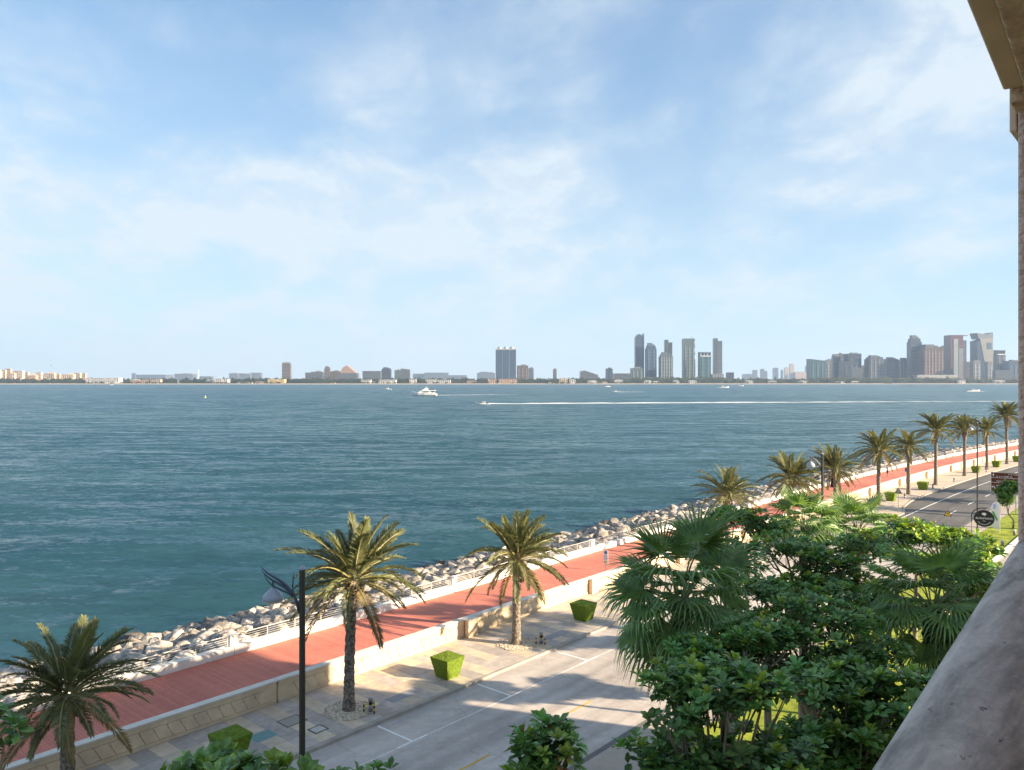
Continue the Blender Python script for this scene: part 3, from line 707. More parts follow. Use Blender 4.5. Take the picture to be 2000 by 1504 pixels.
# fan palms
def fan_mesh(elev, pet, blade, rnd, dry=False, bend_=0.9):
    mb = MB(); mb.mi = 1
    pts = [Vector((0.05, 0, 0))]; th = R(elev)
    for i in range(8):
        t = (i + 1) / 8; a = th - R(32) * t * t; pts.append(pts[-1] + Vector((math.cos(a), 0, math.sin(a))) * pet / 8)
    mb.tube(pts, [0.030 - 0.016 * i / 8 for i in range(9)], 5, False)
    mb.mi = 0
    a = th - R(32); tan = Vector((math.cos(a), 0, math.sin(a))); up = Vector((-math.sin(a), 0, math.cos(a))); side = Vector((0, 1, 0))
    hub = pts[-1]; nseg = 34; spread = R(118)
    def ray(q): return tan * math.cos(q) + side * math.sin(q)
    dq = 2 * spread / nseg
    for k in range(nseg):
        q = -spread + (k + 0.5) * dq
        ln = blade * (0.80 + 0.20 * math.cos(q * 0.8)) * rnd.uniform(0.92, 1.06)
        d = ray(q); fold = 0.055 * (1 if k % 2 else -1)
        cup = up * (0.10 * abs(math.sin(q)))
        l1 = hub + (ray(q - dq / 2) + cup) * ln * 0.56 + Vector((0, 0, -0.05)); r1 = hub + (ray(q + dq / 2) + cup) * ln * 0.56 + Vector((0, 0, -0.05))
        c1 = hub + (d + cup) * ln * 0.56 + up * fold + Vector((0, 0, -0.05))
        wv = (r1 - l1) * 0.5
        g = Vector((0, 0, -1)); dr = bend_ * rnd.uniform(0.5, 1.25)
        d2 = (d + cup + g * dr * 0.55).normalized(); d3 = (d + g * dr * 2.0).normalized()
        c2 = c1 + d2 * ln * 0.26; tip = c2 + d3 * ln * 0.44
        mb.add([hub, l1, c1, r1], [(0, 1, 2), (0, 2, 3)])
        mb.add([l1.lerp(c1, 0.12), c1, r1.lerp(c1, 0.12), c2 - wv * 0.62, c2 + wv * 0.62, tip], [(0, 1, 4, 3), (1, 2, 4), (3, 4, 5)])
    return mb.mesh('fan_leaf', [M_fand if dry else M_fan, M_fand if dry else M_pet])
rw = random.Random(77)
FANS = {e: [fan_mesh(e + rw.uniform(-6, 6), (1.45 if e > 70 else 1.25 if e > 50 else 1.05) * rw.uniform(0.9, 1.1), (1.2 if e > 50 else 1.05) * rw.uniform(0.92, 1.08), rw, False, {80: 0.15, 60: 0.35, 40: 0.7, 18: 1.0, -8: 1.2, -35: 1.2, -60: 0.9}[e]) for _ in range(3)] for e in (80, 60, 40, 18, -8, -35, -60)}
DRY = [fan_mesh(-70, 0.8, 0.9, rw, True, 1.0) for _ in range(2)]
def fan_palm(p, seed, label, scale=1.0, n=34, dry=4):
    rnd = random.Random(seed); h = p.z
    root = empty('fan_palm', (p.x, p.y, 0.02), rnd.uniform(0, 6.28), label, 'palm tree', 'fan palms in the garden strip')
    mb = MB(); seg = 14; rn = int(h / 0.16); vs = []; fs = []
    for i in range(rn + 1):
        z = h * i / rn; r = 0.16 + 0.12 * math.exp(-z / 0.5) + (0.07 if z > h - 1.3 else 0) + (0.02 if i % 2 else -0.01)
        for k in range(seg): q = 2 * math.pi * k / seg; x = r * rnd.uniform(0.9, 1.1); vs.append((x * math.cos(q), x * math.sin(q), z))
    for i in range(rn):
        for k in range(seg): k2 = (k + 1) % seg; fs.append((i * seg + k, i * seg + k2, (i + 1) * seg + k2, (i + 1) * seg + k))
    mb.add(vs, fs); mb.build('trunk', M_fant, root, True)
    es = [80] * 4 + [60] * 5 + [40] * 6 + [18] * 7 + [-8] * 6 + [-35] * 5 + [-60] * 3
    for i, e in enumerate(es[:n]):
        a = i * 2.399963 + rnd.uniform(-0.2, 0.2)
        link('fan_leaf', rnd.choice(FANS[e]), root, (0.06 * math.cos(a), 0.06 * math.sin(a), h - 0.25 + 0.35 * (e + 60) / 140), (rnd.uniform(-0.3, 0.3), 0, a), scale * rnd.uniform(0.85, 1.1))
    for i in range(dry):
        a = rnd.uniform(0, 6.28); link('dry_leaf', rnd.choice(DRY), root, (0, 0, h - 0.4), (0, 0, a), scale * 0.8)
    return root
fan_palm(at(1328, 1178, 20), 1, 'big dark fan palm with drooping leaf tips in the middle foreground', 1.0, 36, 3)
fan_palm(at(1822, 1190, 20), 2, 'dark fan palm close beside the balcony parapet', 0.82, 32, 3)
fan_palm(at(1572, 1030, 42), 3, 'sunlit fan palm left of the second lamp post foot', 1.0, 26, 4)
fan_palm(at(1675, 1040, 44), 4, 'sunlit fan palm right of the second lamp post foot', 1.0, 24, 5)

# ================================================================== BROADLEAF TREES
rl = random.Random(31)
def leaf_pts(mb, base, d, up, ln, wd):
    side = d.cross(up).normalized(); up2 = side.cross(d)
    a = base + d * ln * 0.12
    m = base + d * ln * 0.60 + up2 * 0.03 * ln; tip = base + d * ln - up2 * 0.10 * ln
    l1 = base + d * ln * 0.34 + side * wd * 0.34 + up2 * 0.08 * ln; r1 = base + d * ln * 0.34 - side * wd * 0.34 + up2 * 0.08 * ln
    l2 = base + d * ln * 0.72 + side * wd * 0.5 + up2 * 0.06 * ln; r2 = base + d * ln * 0.72 - side * wd * 0.5 + up2 * 0.06 * ln
    mb.add([a, l1, l2, tip, r2, r1, m], [(0, 6, 1), (1, 6, 2), (2, 6, 3), (3, 6, 4), (4, 6, 5), (5, 6, 0)])
def rosette(mat, n=9, ln=0.19, up_bias=0.45):
    mb = MB()
    for i in range(n):
        a = i * 2.399963 + rl.uniform(-0.3, 0.3); t = i / n
        e = up_bias + 0.9 * (t - 0.45) + rl.uniform(-0.2, 0.2)
        d = Vector((math.cos(a) * math.cos(e), math.sin(a) * math.cos(e), math.sin(e))).normalized()
        leaf_pts(mb, Vector((0, 0, 0.04 * t)), d, Vector((rl.uniform(-.2, .2), rl.uniform(-.2, .2), 1)), ln * rl.uniform(0.72, 1.12) * (1 - 0.25 * t), ln * rl.uniform(0.36, 0.44))
    return mb.mesh('leaf_cluster', mat)
ROS = [rosette(M_leafA, rl.randint(8, 11), 0.23) for _ in range(7)]
ROSY = [rosette(M_leafB, rl.randint(7, 9), 0.21, 0.65) for _ in range(3)]
ROSO = [rosette(M_leafR, 4, 0.17, 0.1)]
def broad_tree(base, trunk_top, lobes, seed, label, n_ros, n_in, young=0.18, leafscale=1.0, name='broadleaf_tree', tr=0.13, old=0.02, vis=None):
    """lobes: (centre offset from trunk top, rx, ry, rz) flattened tiers of foliage"""
    rnd = random.Random(seed)
    root = empty(name, base, 0, label, 'tree', 'leafy trees in the garden strip')
    tt = Vector(trunk_top) - Vector(base)
    mb = MB(); mid_ = tt * 0.5 + Vector((rnd.uniform(-.2, .2), rnd.uniform(-.2, .2), 0))
    mb.tube([(0, 0, -0.02), mid_ * 0.5, mid_, tt * 0.8, tt], [tr * 1.3, tr, tr * 0.9, tr * 0.75, tr * 0.6], 10)
    mb.build('trunk', M_bark, root, True)
    tot = sum(rx * ry for _, rx, ry, rz in lobes)
    inner = MB()
    for c, rx, ry, rz in lobes:
        c = Vector(c) + tt
        q = MB(); st = tt * rnd.uniform(0.84, 0.98); md = st.lerp(c, 0.5) + Vector((0, 0, -0.12))
        q.tube([st, md, c], [tr * 0.34, tr * 0.24, tr * 0.12], 6, False)
        for _ in range(3):
            a = rnd.uniform(0, 6.28); e = c + Vector((rx * 0.8 * math.cos(a), ry * 0.8 * math.sin(a), rnd.uniform(0, 0.6) * rz))
            q.tube([md.lerp(c, rnd.uniform(0.3, 1)), (md + e) * 0.5 + Vector((0, 0, -0.05)), e], [tr * 0.2, tr * 0.14, tr * 0.06], 5, False)
        q.build('branch', M_bark, root, True)
        k = int(n_ros * rx * ry / tot)
        for _ in range(k):
            a = rnd.uniform(0, 6.28); u = rnd.uniform(-0.35, 1.0); rad = math.sqrt(max(0, 1 - u * u * 0.92)); w_ = rnd.uniform(0.84, 1.10)
            wob = 1 + 0.22 * mnoise.noise(Vector((math.cos(a) * 2 + c.x, math.sin(a) * 2 + c.y, u * 2 + seed)))
            p = c + Vector((rx * rad * math.cos(a), ry * rad * math.sin(a), rz * u)) * w_ * wob
            y = rnd.random()
            me = rnd.choice(ROSY) if y < young and u > 0.1 else (ROSO[0] if y > 1 - old else rnd.choice(ROS))
            tilt = 0.55 * (1 - max(0, u))
            link('leaf_cluster', me, root, p, (tilt * math.sin(a) * -1 + rnd.uniform(-.25, .25), tilt * math.cos(a) + rnd.uniform(-.25, .25), rnd.uniform(0, 6.28)), leafscale * rnd.uniform(0.85, 1.2))
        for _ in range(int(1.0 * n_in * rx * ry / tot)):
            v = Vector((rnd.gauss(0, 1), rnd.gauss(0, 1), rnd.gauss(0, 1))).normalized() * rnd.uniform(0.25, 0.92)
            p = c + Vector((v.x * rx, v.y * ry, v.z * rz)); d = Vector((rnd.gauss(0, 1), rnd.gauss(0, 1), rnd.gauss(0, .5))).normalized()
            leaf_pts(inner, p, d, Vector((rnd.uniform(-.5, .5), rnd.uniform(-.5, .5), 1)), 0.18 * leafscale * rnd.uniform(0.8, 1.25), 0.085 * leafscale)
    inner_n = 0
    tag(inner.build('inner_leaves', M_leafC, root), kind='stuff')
    return root
def tree_at(px, py, Z, lobes_px, seed, label, n_ros, n_in, **kw):
    """crown centre at a pixel and distance; lobes as (dx, dz, dy, rx, ry, rz) in metres"""
    c = at(px, py, Z); drop = kw.pop('drop', 0.9)
    base = (c.x + kw.pop('bx', 0.0), c.y + 0.2, 0.02); top = (c.x, c.y, c.z - drop)
    rq = random.Random(seed * 17 + 3); lobes = []
    for dx, dz, dy, rx, ry, rz in lobes_px:
        for k in range(3):
            a = k * 2.1 + rq.uniform(-0.5, 0.5); f = rq.uniform(0.50, 0.72)
            lobes.append(((dx + rx * 0.52 * math.cos(a), dy + ry * 0.52 * math.sin(a), dz + drop + rz * rq.uniform(-0.75, 0.75)), rx * f, ry * f, rz * rq.uniform(0.45, 0.75)))
    return broad_tree(base, top, lobes, seed, label, n_ros, n_in, **kw)
# near the balcony
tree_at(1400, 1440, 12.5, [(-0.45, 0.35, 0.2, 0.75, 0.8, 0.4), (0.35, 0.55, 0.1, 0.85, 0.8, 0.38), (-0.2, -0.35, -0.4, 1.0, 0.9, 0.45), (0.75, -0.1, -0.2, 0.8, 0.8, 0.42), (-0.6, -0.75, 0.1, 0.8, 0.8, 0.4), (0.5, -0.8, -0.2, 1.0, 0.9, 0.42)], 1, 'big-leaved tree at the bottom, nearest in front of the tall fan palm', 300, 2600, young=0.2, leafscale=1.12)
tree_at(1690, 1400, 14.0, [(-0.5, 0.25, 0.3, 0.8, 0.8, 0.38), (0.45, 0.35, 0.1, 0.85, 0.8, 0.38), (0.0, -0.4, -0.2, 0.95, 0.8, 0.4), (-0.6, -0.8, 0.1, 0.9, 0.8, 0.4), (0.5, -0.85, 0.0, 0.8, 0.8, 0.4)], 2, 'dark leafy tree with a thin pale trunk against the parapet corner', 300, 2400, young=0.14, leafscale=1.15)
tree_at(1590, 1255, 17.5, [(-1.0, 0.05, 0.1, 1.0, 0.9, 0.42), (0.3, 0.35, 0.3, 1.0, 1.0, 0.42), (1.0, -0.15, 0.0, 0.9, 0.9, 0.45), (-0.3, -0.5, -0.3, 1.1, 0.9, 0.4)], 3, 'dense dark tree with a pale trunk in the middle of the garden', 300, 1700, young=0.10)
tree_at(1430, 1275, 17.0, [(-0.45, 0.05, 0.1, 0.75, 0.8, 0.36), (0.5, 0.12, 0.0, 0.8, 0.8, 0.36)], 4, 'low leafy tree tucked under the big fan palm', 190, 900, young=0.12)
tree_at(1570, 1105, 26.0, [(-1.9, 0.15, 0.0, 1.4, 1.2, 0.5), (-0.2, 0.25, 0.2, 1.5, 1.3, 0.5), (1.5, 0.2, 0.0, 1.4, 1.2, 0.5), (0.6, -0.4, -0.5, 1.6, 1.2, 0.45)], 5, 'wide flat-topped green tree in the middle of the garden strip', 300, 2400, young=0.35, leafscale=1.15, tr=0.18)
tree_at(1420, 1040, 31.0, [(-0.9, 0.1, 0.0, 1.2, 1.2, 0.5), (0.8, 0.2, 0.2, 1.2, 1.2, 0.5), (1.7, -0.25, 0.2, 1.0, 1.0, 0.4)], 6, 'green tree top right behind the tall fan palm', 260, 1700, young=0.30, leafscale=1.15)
tree_at(1790, 1058, 40.0, [(-1.8, -0.1, 0.0, 1.4, 1.4, 0.55), (0.0, 0.35, 0.2, 1.7, 1.5, 0.6), (1.8, 0.1, 0.0, 1.6, 1.4, 0.55), (2.6, -0.5, 0.0, 1.2, 1.2, 0.4)], 7, 'sunlit yellow-green tree beside the road, below the triangular sign', 320, 3000, young=0.75, leafscale=1.6, old=0.05)  # large share of bright clusters puts sunlight into the crown colour
tree_at(1850, 1115, 32.0, [(-0.9, 0.1, 0.0, 1.1, 1.2, 0.5), (0.7, 0.0, 0.2, 1.2, 1.2, 0.5), (1.6, -0.35, 0.0, 0.8, 1.0, 0.4)], 8, 'sunlit yellow-green tree next to the bright lawn', 260, 1900, young=0.75, leafscale=1.45, old=0.05)  # sunlit tone also painted by the high share of bright leaves
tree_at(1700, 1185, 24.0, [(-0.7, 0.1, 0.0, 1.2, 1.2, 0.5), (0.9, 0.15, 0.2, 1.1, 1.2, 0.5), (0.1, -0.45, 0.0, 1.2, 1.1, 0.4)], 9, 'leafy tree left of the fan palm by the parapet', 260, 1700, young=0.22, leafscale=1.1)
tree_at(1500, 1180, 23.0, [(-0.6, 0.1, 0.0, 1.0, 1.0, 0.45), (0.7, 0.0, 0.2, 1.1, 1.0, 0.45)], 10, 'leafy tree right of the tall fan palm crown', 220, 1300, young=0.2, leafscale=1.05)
tree_at(1905, 1150, 33.5, [(-0.6, 0.2, 0.0, 1.1, 1.2, 0.6), (0.7, 0.1, 0.2, 1.1, 1.2, 0.6), (0.0, -0.7, 0.0, 1.2, 1.1, 0.5)], 16, 'sunlit tree touching the parapet edge below the bright lawn', 240, 1600, young=0.7, leafscale=1.4, old=0.05)  # bright leaf share again adds painted sunlight
# tree tops along the bottom edge
tree_at(395, 1566, 8.0, [(-0.42, 0.02, 0.0, 0.55, 0.5, 0.30), (0.0, 0.0, 0.1, 0.5, 0.5, 0.26), (0.42, 0.10, 0.1, 0.55, 0.5, 0.30)], 11, 'tree top with rounded leaves along the bottom left', 95, 260, young=0.35, leafscale=0.95, old=0.0)
tree_at(735, 1560, 10.0, [(-0.3, 0.05, 0.0, 0.5, 0.5, 0.28), (0.4, 0.0, 0.1, 0.45, 0.5, 0.28)], 12, 'few thin leafy twigs right of the near lamp post', 46, 60, young=0.3, leafscale=0.8, old=0.0)
tree_at(1080, 1550, 10.0, [(0.0, 0.08, 0.0, 0.62, 0.6, 0.5)], 13, 'leafy tree top at the bottom centre over the road', 95, 330, young=0.2, leafscale=1.0, old=0.03)
tree_at(-40, 1440, 6.5, [(0.0, 0.0, 0.0, 0.22, 0.3, 0.3)], 14, 'single leafy twigs reaching in at the left edge', 22, 20, young=0.3, leafscale=0.7, old=0.0)
# small tree by the brown sign
tree_at(1968, 968, 80.0, [(0.0, 0.1, 0.0, 1.15, 1.1, 1.0), (0.4, 0.5, 0.1, 0.8, 0.8, 0.7)], 15, 'small round tree in front of the brown direction sign', 260, 2400, young=0.3, leafscale=1.5, drop=1.6, bx=0.7, tr=0.09)

# ================================================================== CLIPPED HEDGES
def hedge_meshes():
    core = MB(); b, t, h = 0.40, 0.62, 1.02
    core.add([(-b, -b, 0), (b, -b, 0), (b, b, 0), (-b, b, 0), (-t, -t, h), (t, -t, h), (t, t, h), (-t, t, h), (0, 0, h + 0.07)], [(3, 2, 1, 0), (0, 1, 5, 4), (1, 2, 6, 5), (2, 3, 7, 6), (3, 0, 4, 7), (4, 5, 8), (5, 6, 8), (6, 7, 8), (7, 4, 8)])
    lv = MB(); rnd = random.Random(8)
    for _ in range(5200):
        if rnd.random() < 0.38:
            x, y = rnd.uniform(-t, t), rnd.uniform(-t, t); p = Vector((x, y, h + 0.07 * (1 - max(abs(x), abs(y)) / t))); nrm = Vector((0, 0, 1))
        else:
            z = rnd.uniform(0.02, h); r = b + (t - b) * z / h; q = rnd.uniform(-r, r); sd_ = rnd.randrange(4)
            p, nrm = [(Vector((q, -r, z)), Vector((0, -1, -.2))), (Vector((r, q, z)), Vector((1, 0, -.2))), (Vector((q, r, z)), Vector((0, 1, -.2))), (Vector((-r, q, z)), Vector((-1, 0, -.2)))][sd_]
        d = (Vector((rnd.gauss(0, 1), rnd.gauss(0, 1), rnd.gauss(0, 1))) + nrm * 0.25).normalized() * rnd.uniform(0.015, 0.03)
        e = d.cross(nrm).normalized() * 0.012
        p = p + nrm * rnd.uniform(-0.01, 0.015)
        lv.add([p - e, p + e, p + d + nrm * 0.012], [(0, 1, 2)])
    return core.mesh('hedge_core', M_hedgec), lv.mesh('hedge_leaves', M_hedge)
hc, hl = hedge_meshes()
HEDGES = [(16.3, 28.7, 'clipped box hedge at the bottom left behind the near tree top'), (28.0, 28.5, 'clipped box hedge between the two nearest sunlit palms'), (40.2, 28.9, 'clipped box hedge left of the tall fan palm'),
          (92.5, 28.5, 'clipped box hedge half hidden behind the sunlit fan palm'), (104.4, 28.7, 'clipped box hedge behind the back of the triangular sign'), (117.8, 28.6, 'clipped box hedge left of the tallest far palm'),
          (144.8, 28.6, 'clipped box hedge beside the third lamp post'), (156.5, 28.6, 'clipped box hedge farther on, between the last two palms'), (169.0, 28.6, 'last clipped box hedge at the building edge')]
for i, (s, n, lab) in enumerate(HEDGES):
    e = empty('clipped_hedge', P(s, n, 0.12), ang(s) , lab, 'hedge', 'clipped box hedges along the pavement')
    link('hedge_core', hc, e); o = link('hedge_leaves', hl, e); o['kind'] = 'stuff'
    if i in (1, 2):
        pass

# ================================================================== STREET FURNITURE
def lamp_post(s, n, label):
    e = empty('lamp_post', P(s, n, 0.0), R(180), label, 'lamp post', 'charcoal lamp posts along the road')
    H = 10.72
    q = MB(); vs = []; fs = []; seg = 24
    for z in (0, H):
        for k in range(seg):
            a = 2 * math.pi * k / seg; r = 0.068 if k % 4 else 0.058; vs.append((r * math.cos(a), r * math.sin(a), z))
    for k in range(seg): k2 = (k + 1) % seg; fs.append((k, k2, seg + k2, seg + k))
    q.add(vs, fs); q.build('pole', M_pole, e)
    q = MB(); q.lathe([(0.17, 0), (0.17, 0.05), (0.11, 0.30), (0.085, 0.34)], 20); q.build('pole_base', M_pole, e, True)
    q = MB(); q.lathe([(0.074, 0), (0.074, 0.02), (0.045, 0.06), (0.004, 0.11)], 20, (0, 0, H)); q.build('finial', M_lampg, e)
    # wing-like bracket (+x local points left in the photograph)
    B = pmat('bracket_metal', (0.10, 0.12, 0.17), 0.4, 0.1, 3, metal=0.5)
    q = MB()
    q.tube([(0.06, 0, H - 0.98), (0.13, 0, H - 0.72), (0.20, 0, H - 0.52), (0.22, 0, H - 0.36), (0.195, 0, H - 0.10)], [0.036, 0.034, 0.032, 0.022, 0.012], 8)
    q.build('stem', B, e, True)
    for (mx, mz, ex, ez, r) in ((0.40, -0.22, 0.93, 0.075, 0.040), (0.42, -0.33, 0.92, 0.00, 0.032), (0.48, -0.46, 0.86, -0.10, 0.028)):
        q = MB(); pts = []
        p0, p1, p2, p3 = Vector((0.20, 0, H - 0.60)), Vector((mx - 0.05, 0, H + mz + 0.02)), Vector((0.78, 0, H + (mz + ez) * 0.55 - 0.10)), Vector((ex, 0, H + ez))
        for i in range(11):
            t = i / 10; pts.append(p0 * (1 - t) ** 3 + p1 * 3 * t * (1 - t) ** 2 + p2 * 3 * t * t * (1 - t) + p3 * t ** 3)
        q.tube(pts, [r * (1 - 0.8 * (i / 10) ** 2) for i in range(11)], 7); q.build('wing_blade', B, e, True)
    q = MB(); q.tube([(0.66, 0, H - 0.24), (0.66, 0, H - 0.42)], [0.02, 0.03], 8); q.build('hanger', B, e)
    q = MB(); q.lathe([(0.23, 0), (0.235, 0.03), (0.21, 0.10), (0.15, 0.17), (0.075, 0.23), (0.03, 0.28)], 26, (0.66, 0, H - 0.68)); dome = q.build('lamp_dome', M_lampg, e, True)
    q = MB(); q.lathe([(0.20, 0), (0.24, 0.04)], 20, (0.66, 0, H - 0.725)); q.build('diffuser', M_whitepl, dome)
    return e
lamp_post(10.45, 15.3, 'near charcoal lamp post with a winged bracket and pale dome lamp')
lamp_post(46.3, 16.4, 'middle lamp post rising behind the sunlit fan palms')
lamp_post(89.8, 16.6, 'far lamp post between the black oval sign and the triangular sign')

def bollard_light(s, n, label, yellow=True):
    e = empty('bollard_light', P(s, n, 0.125), ang(s) + 0.4, label, 'bollard light', 'bollard lights beside the palms')
    q = MB(); q.lathe([(0.10, 0), (0.10, 0.34)], 14); q.build('post', M_grey, e, True)
    q = MB(); q.lathe([(0.085, 0.34), (0.085, 0.48)], 14); q.build('lamp_band', M_black, e, True)
    q = MB(); q.lathe([(0.105, 0.48), (0.11, 0.60), (0.07, 0.65)], 14); q.build('cap', M_grey, e, True)
    if yellow:
        for k in range(3):
            a = k * 2.09; x, y = 0.30 * math.cos(a), 0.30 * math.sin(a)
            q = MB(); q.tube([(x, y, 0), (x, y, 0.15)], 0.035, 8); q.mi = 1; q.tube([(x, y, 0.15), (x, y, 0.26)], 0.036, 8); q.mi = 0; q.tube([(x, y, 0.26), (x, y, 0.36)], 0.035, 8); q.mi = 1; q.tube([(x, y, 0.36), (x * 0.35, y * 0.35, 0.34)], 0.028, 6)
            q.build('guard_leg', [M_black, M_yellow], e)
    return e
bollard_light(22.75, 28.05, 'bollard light with yellow guard legs by the palm behind the near lamp post')
bollard_light(34.95, 28.05, 'bollard light with yellow guard legs by the low-crowned palm')
bollard_light(11.2, 28.1, 'bollard light with yellow guard legs by the leftmost palm')
bollard_light(107.6, 28.0, 'bollard light right of the hedge behind the triangular sign back', False)
bollard_light(119.8, 27.9, 'bollard light right of the hedge near the tallest far palm', False)
bollard_light(129.5, 27.7, 'lone far bollard light on the bare pavement stretch', False)
bollard_light(147.0, 27.7, 'bollard light beside the hedge right of the far lamp post', False)

def flat_cover(name, s, n, a, b, mat, label, cat, frame=None, rz=0.0):
    e = empty(name, P(s, n, 0.127), ang(s) + rz, label, cat)
    q = MB(); q.box((0, 0, 0.004), (a, b, 0.012)); q.build('cover', mat, e)
    if frame:
        q = MB(); w_ = 0.07
        for x, y, sx, sy in ((0, b / 2 + w_ / 2, a + 2 * w_, w_), (0, -b / 2 - w_ / 2, a + 2 * w_, w_), (a / 2 + w_ / 2, 0, w_, b), (-a / 2 - w_ / 2, 0, w_, b)): q.box((x, y, 0.003), (sx, sy, 0.012))
        q.build('frame', frame, e)
    return e
M_teal = pmat('teal_cover', (0.14, 0.27, 0.25), 0.6, 0.15, 6)
M_steel = pmat('grate_steel', (0.20, 0.21, 0.23), 0.5, 0.15, 8)
flat_cover('manhole_cover', 18.25, 29.55, 1.0, 0.75, M_teal, 'teal square access cover set in the pavement', 'manhole cover', pmat('cover_frame', (0.34, 0.33, 0.33), 0.7, 0.1, 5))
flat_cover('manhole_cover', 20.15, 28.35, 0.55, 0.5, M_whitepl if False else pmat('pale_cover', (0.50, 0.47, 0.43), 0.7, 0.1, 6), 'small pale square cover near the kerb', 'manhole cover', M_black)
flat_cover('manhole_cover', 19.9, 29.9, 0.9, 0.75, pmat('grey_cover', (0.33, 0.30, 0.27), 0.7, 0.12, 6), 'grey square cover with a dark edge beside the near lamp post', 'manhole cover', pmat('rust_edge', (0.16, 0.12, 0.09), 0.8, 0.2, 6))
for s, lab in ((25.0, 'long steel drain grate right of the palm behind the lamp post'), (36.75, 'long steel drain grate right of the low-crowned palm')):
    e = empty('drain_grate', P(s, 28.35, 0.127), ang(s), lab, 'drain grate')
    q = MB(); q.box((0, 0, 0.001), (1.9, 0.62, 0.008)); q.build('tray', M_steel, e)
    for k in range(5):
        q = MB(); q.box((0, -0.24 + 0.12 * k, 0.010), (1.86, 0.05, 0.012)); q.build('bar', pmat('grate_bar', (0.33, 0.34, 0.36), 0.45, 0.1, 8, metal=0.4), e)

# ------------------------------------------------------------------ signs
def text_part(body, size, mat, parent, loc, rot, name='lettering', align='CENTER', ext=0.004):
    cu = bpy.data.curves.new(name, 'FONT'); cu.body = body; cu.size = size; cu.align_x = align; cu.align_y = 'CENTER'; cu.extrude = ext
    tmp = bpy.data.objects.new('tmp', cu); COL.objects.link(tmp)
    bpy.context.view_layer.update()
    me = bpy.data.meshes.new_from_object(tmp.evaluated_get(bpy.context.evaluated_depsgraph_get()))
    bpy.data.objects.remove(tmp); me.materials.clear(); me.materials.append(mat)
    return link(name, me, parent, loc, rot)
def disc(mb, c, rx, rz, y0, y1, seg=32): mb.prism([(c[0] + rx * math.cos(2 * math.pi * k / seg), c[1] + rz * math.sin(2 * math.pi * k / seg)) for k in range(seg)], y0, y1)
# black oval sign on an arched bracket; local -y faces the camera
p = at(1922, 1013, 75); face = math.atan2(-p.y, -p.x) + math.pi / 2
e = empty('oval_sign', (p.x, p.y, 0.02), face, 'black oval hanging sign with white lettering on an arched post', 'sign')
zc = p.z
q = MB(); disc(q, (0, zc), 0.80, 0.74, -0.03, 0.03); q.build('sign_face', M_black, e)
q = MB(); disc(q, (0, zc), 0.86, 0.80, -0.025, 0.025); q.build('sign_rim', pmat('rim_grey', (0.07, 0.075, 0.08), 0.5, 0.1, 3), e)
q = MB(); x0 = -1.02
pts = [(x0, 0, 0), (x0, 0, zc + 0.2)]
for k in range(1, 9):
    a = math.pi - k * (math.pi / 2) / 8; pts.append((x0 + 1.0 + 1.0 * math.cos(a), 0, zc + 0.2 + 0.78 * math.sin(a)))
pts.append((0.25, 0, zc + 0.98))
q.tube(pts, 0.045, 8); q.build('arched_post', M_black, e)
q = MB(); q.tube([(0, 0, zc + 0.96), (0, 0, zc + 0.78)], 0.025, 6); q.tube([(x0, 0, zc - 0.1), (-0.84, 0, zc - 0.1)], 0.025, 6); q.build('hanger', M_black, e)
text_part("BUSHMAN'S", 0.26, M_signwhite, e, (0, -0.034, zc + 0.0), (R(90), 0, 0))
q = MB(); disc(q, (0, zc + 0.42), 0.19, 0.12, -0.036, -0.031, 16); q.box((0.06, -0.0335, zc + 0.29), (0.06, 0.005, 0.12)); q.build('emblem', M_signwhite, e)
q = MB(); q.box((0, -0.0335, zc - 0.24), (0.20, 0.005, 0.03))
for k in range(9):
    a = R(-90 + (k - 4) * 13); q.box((0.60 * math.cos(a), -0.0335, zc + 0.58 * math.sin(a)), (0.07, 0.005, 0.06))
q.build('small_lettering', M_signwhite, e)
# white banner flag behind it
p = at(1943, 1040, 78)
e = empty('feather_flag', (p.x, p.y, 0.02), face, 'white feather flag with a green stroke right of the black oval sign', 'flag')
q = MB(); q.tube([(0.42, 0, 0), (0.42, 0, 2.6), (0.30, 0, 2.95), (0.0, 0, 3.05)], [0.025, 0.02, 0.014, 0.01], 6); q.build('pole', M_signwhite, e)
q = MB(); poly = [(0.40, 0.35), (0.05, 0.30), (-0.22, 0.50), (-0.30, 0.95), (-0.10, 1.25), (-0.32, 1.9), (-0.36, 2.4), (-0.2, 2.85), (0.05, 3.02), (0.28, 2.93), (0.40, 2.6)]
q.prism(poly, -0.012, 0.012); fl = q.build('cloth', M_signwhite, e)
q = MB(); q.prism([(-0.28, 2.05), (-0.08, 2.05), (0.26, 1.25), (0.14, 1.12)], -0.020, -0.014); q.build('green_stroke', M_green, fl)
q = MB(); q.prism([(-0.15, 2.75), (0.1, 2.8), (0.05, 2.3), (-0.1, 2.3)], -0.020, -0.014); q.build('blue_mark', pmat('pale_blue', (0.35, 0.45, 0.75), 0.6, 0.1, 3), fl)
# yellow triangular warning sign
p = at(1851, 1003, 78)
e = empty('warning_sign', (p.x, p.y, 0.0), face, 'yellow triangular warning sign with a black edge at the roadside', 'sign')
zc = p.z
q = MB(); q.prism([(-0.36, zc - 0.27), (0.36, zc - 0.27), (0, zc + 0.38)], -0.012, 0.012); tri = q.build('black_edge', M_black, e)
q = MB(); q.prism([(-0.27, zc - 0.22), (0.27, zc - 0.22), (0, zc + 0.27)], -0.020, -0.014); q.build('yellow_face', M_yellow, e)
q = MB(); q.prism([(0.02, zc + 0.12), (-0.06, zc - 0.02), (0.0, zc - 0.02), (-0.03, zc - 0.17), (0.07, zc + 0.03), (0.01, zc + 0.03)], -0.026, -0.021); q.build('bolt_symbol', M_black, e)
q = MB(); q.tube([(0, 0.02, 0), (0, 0.02, zc - 0.1)], 0.03, 8); q.build('post', M_grey, e)
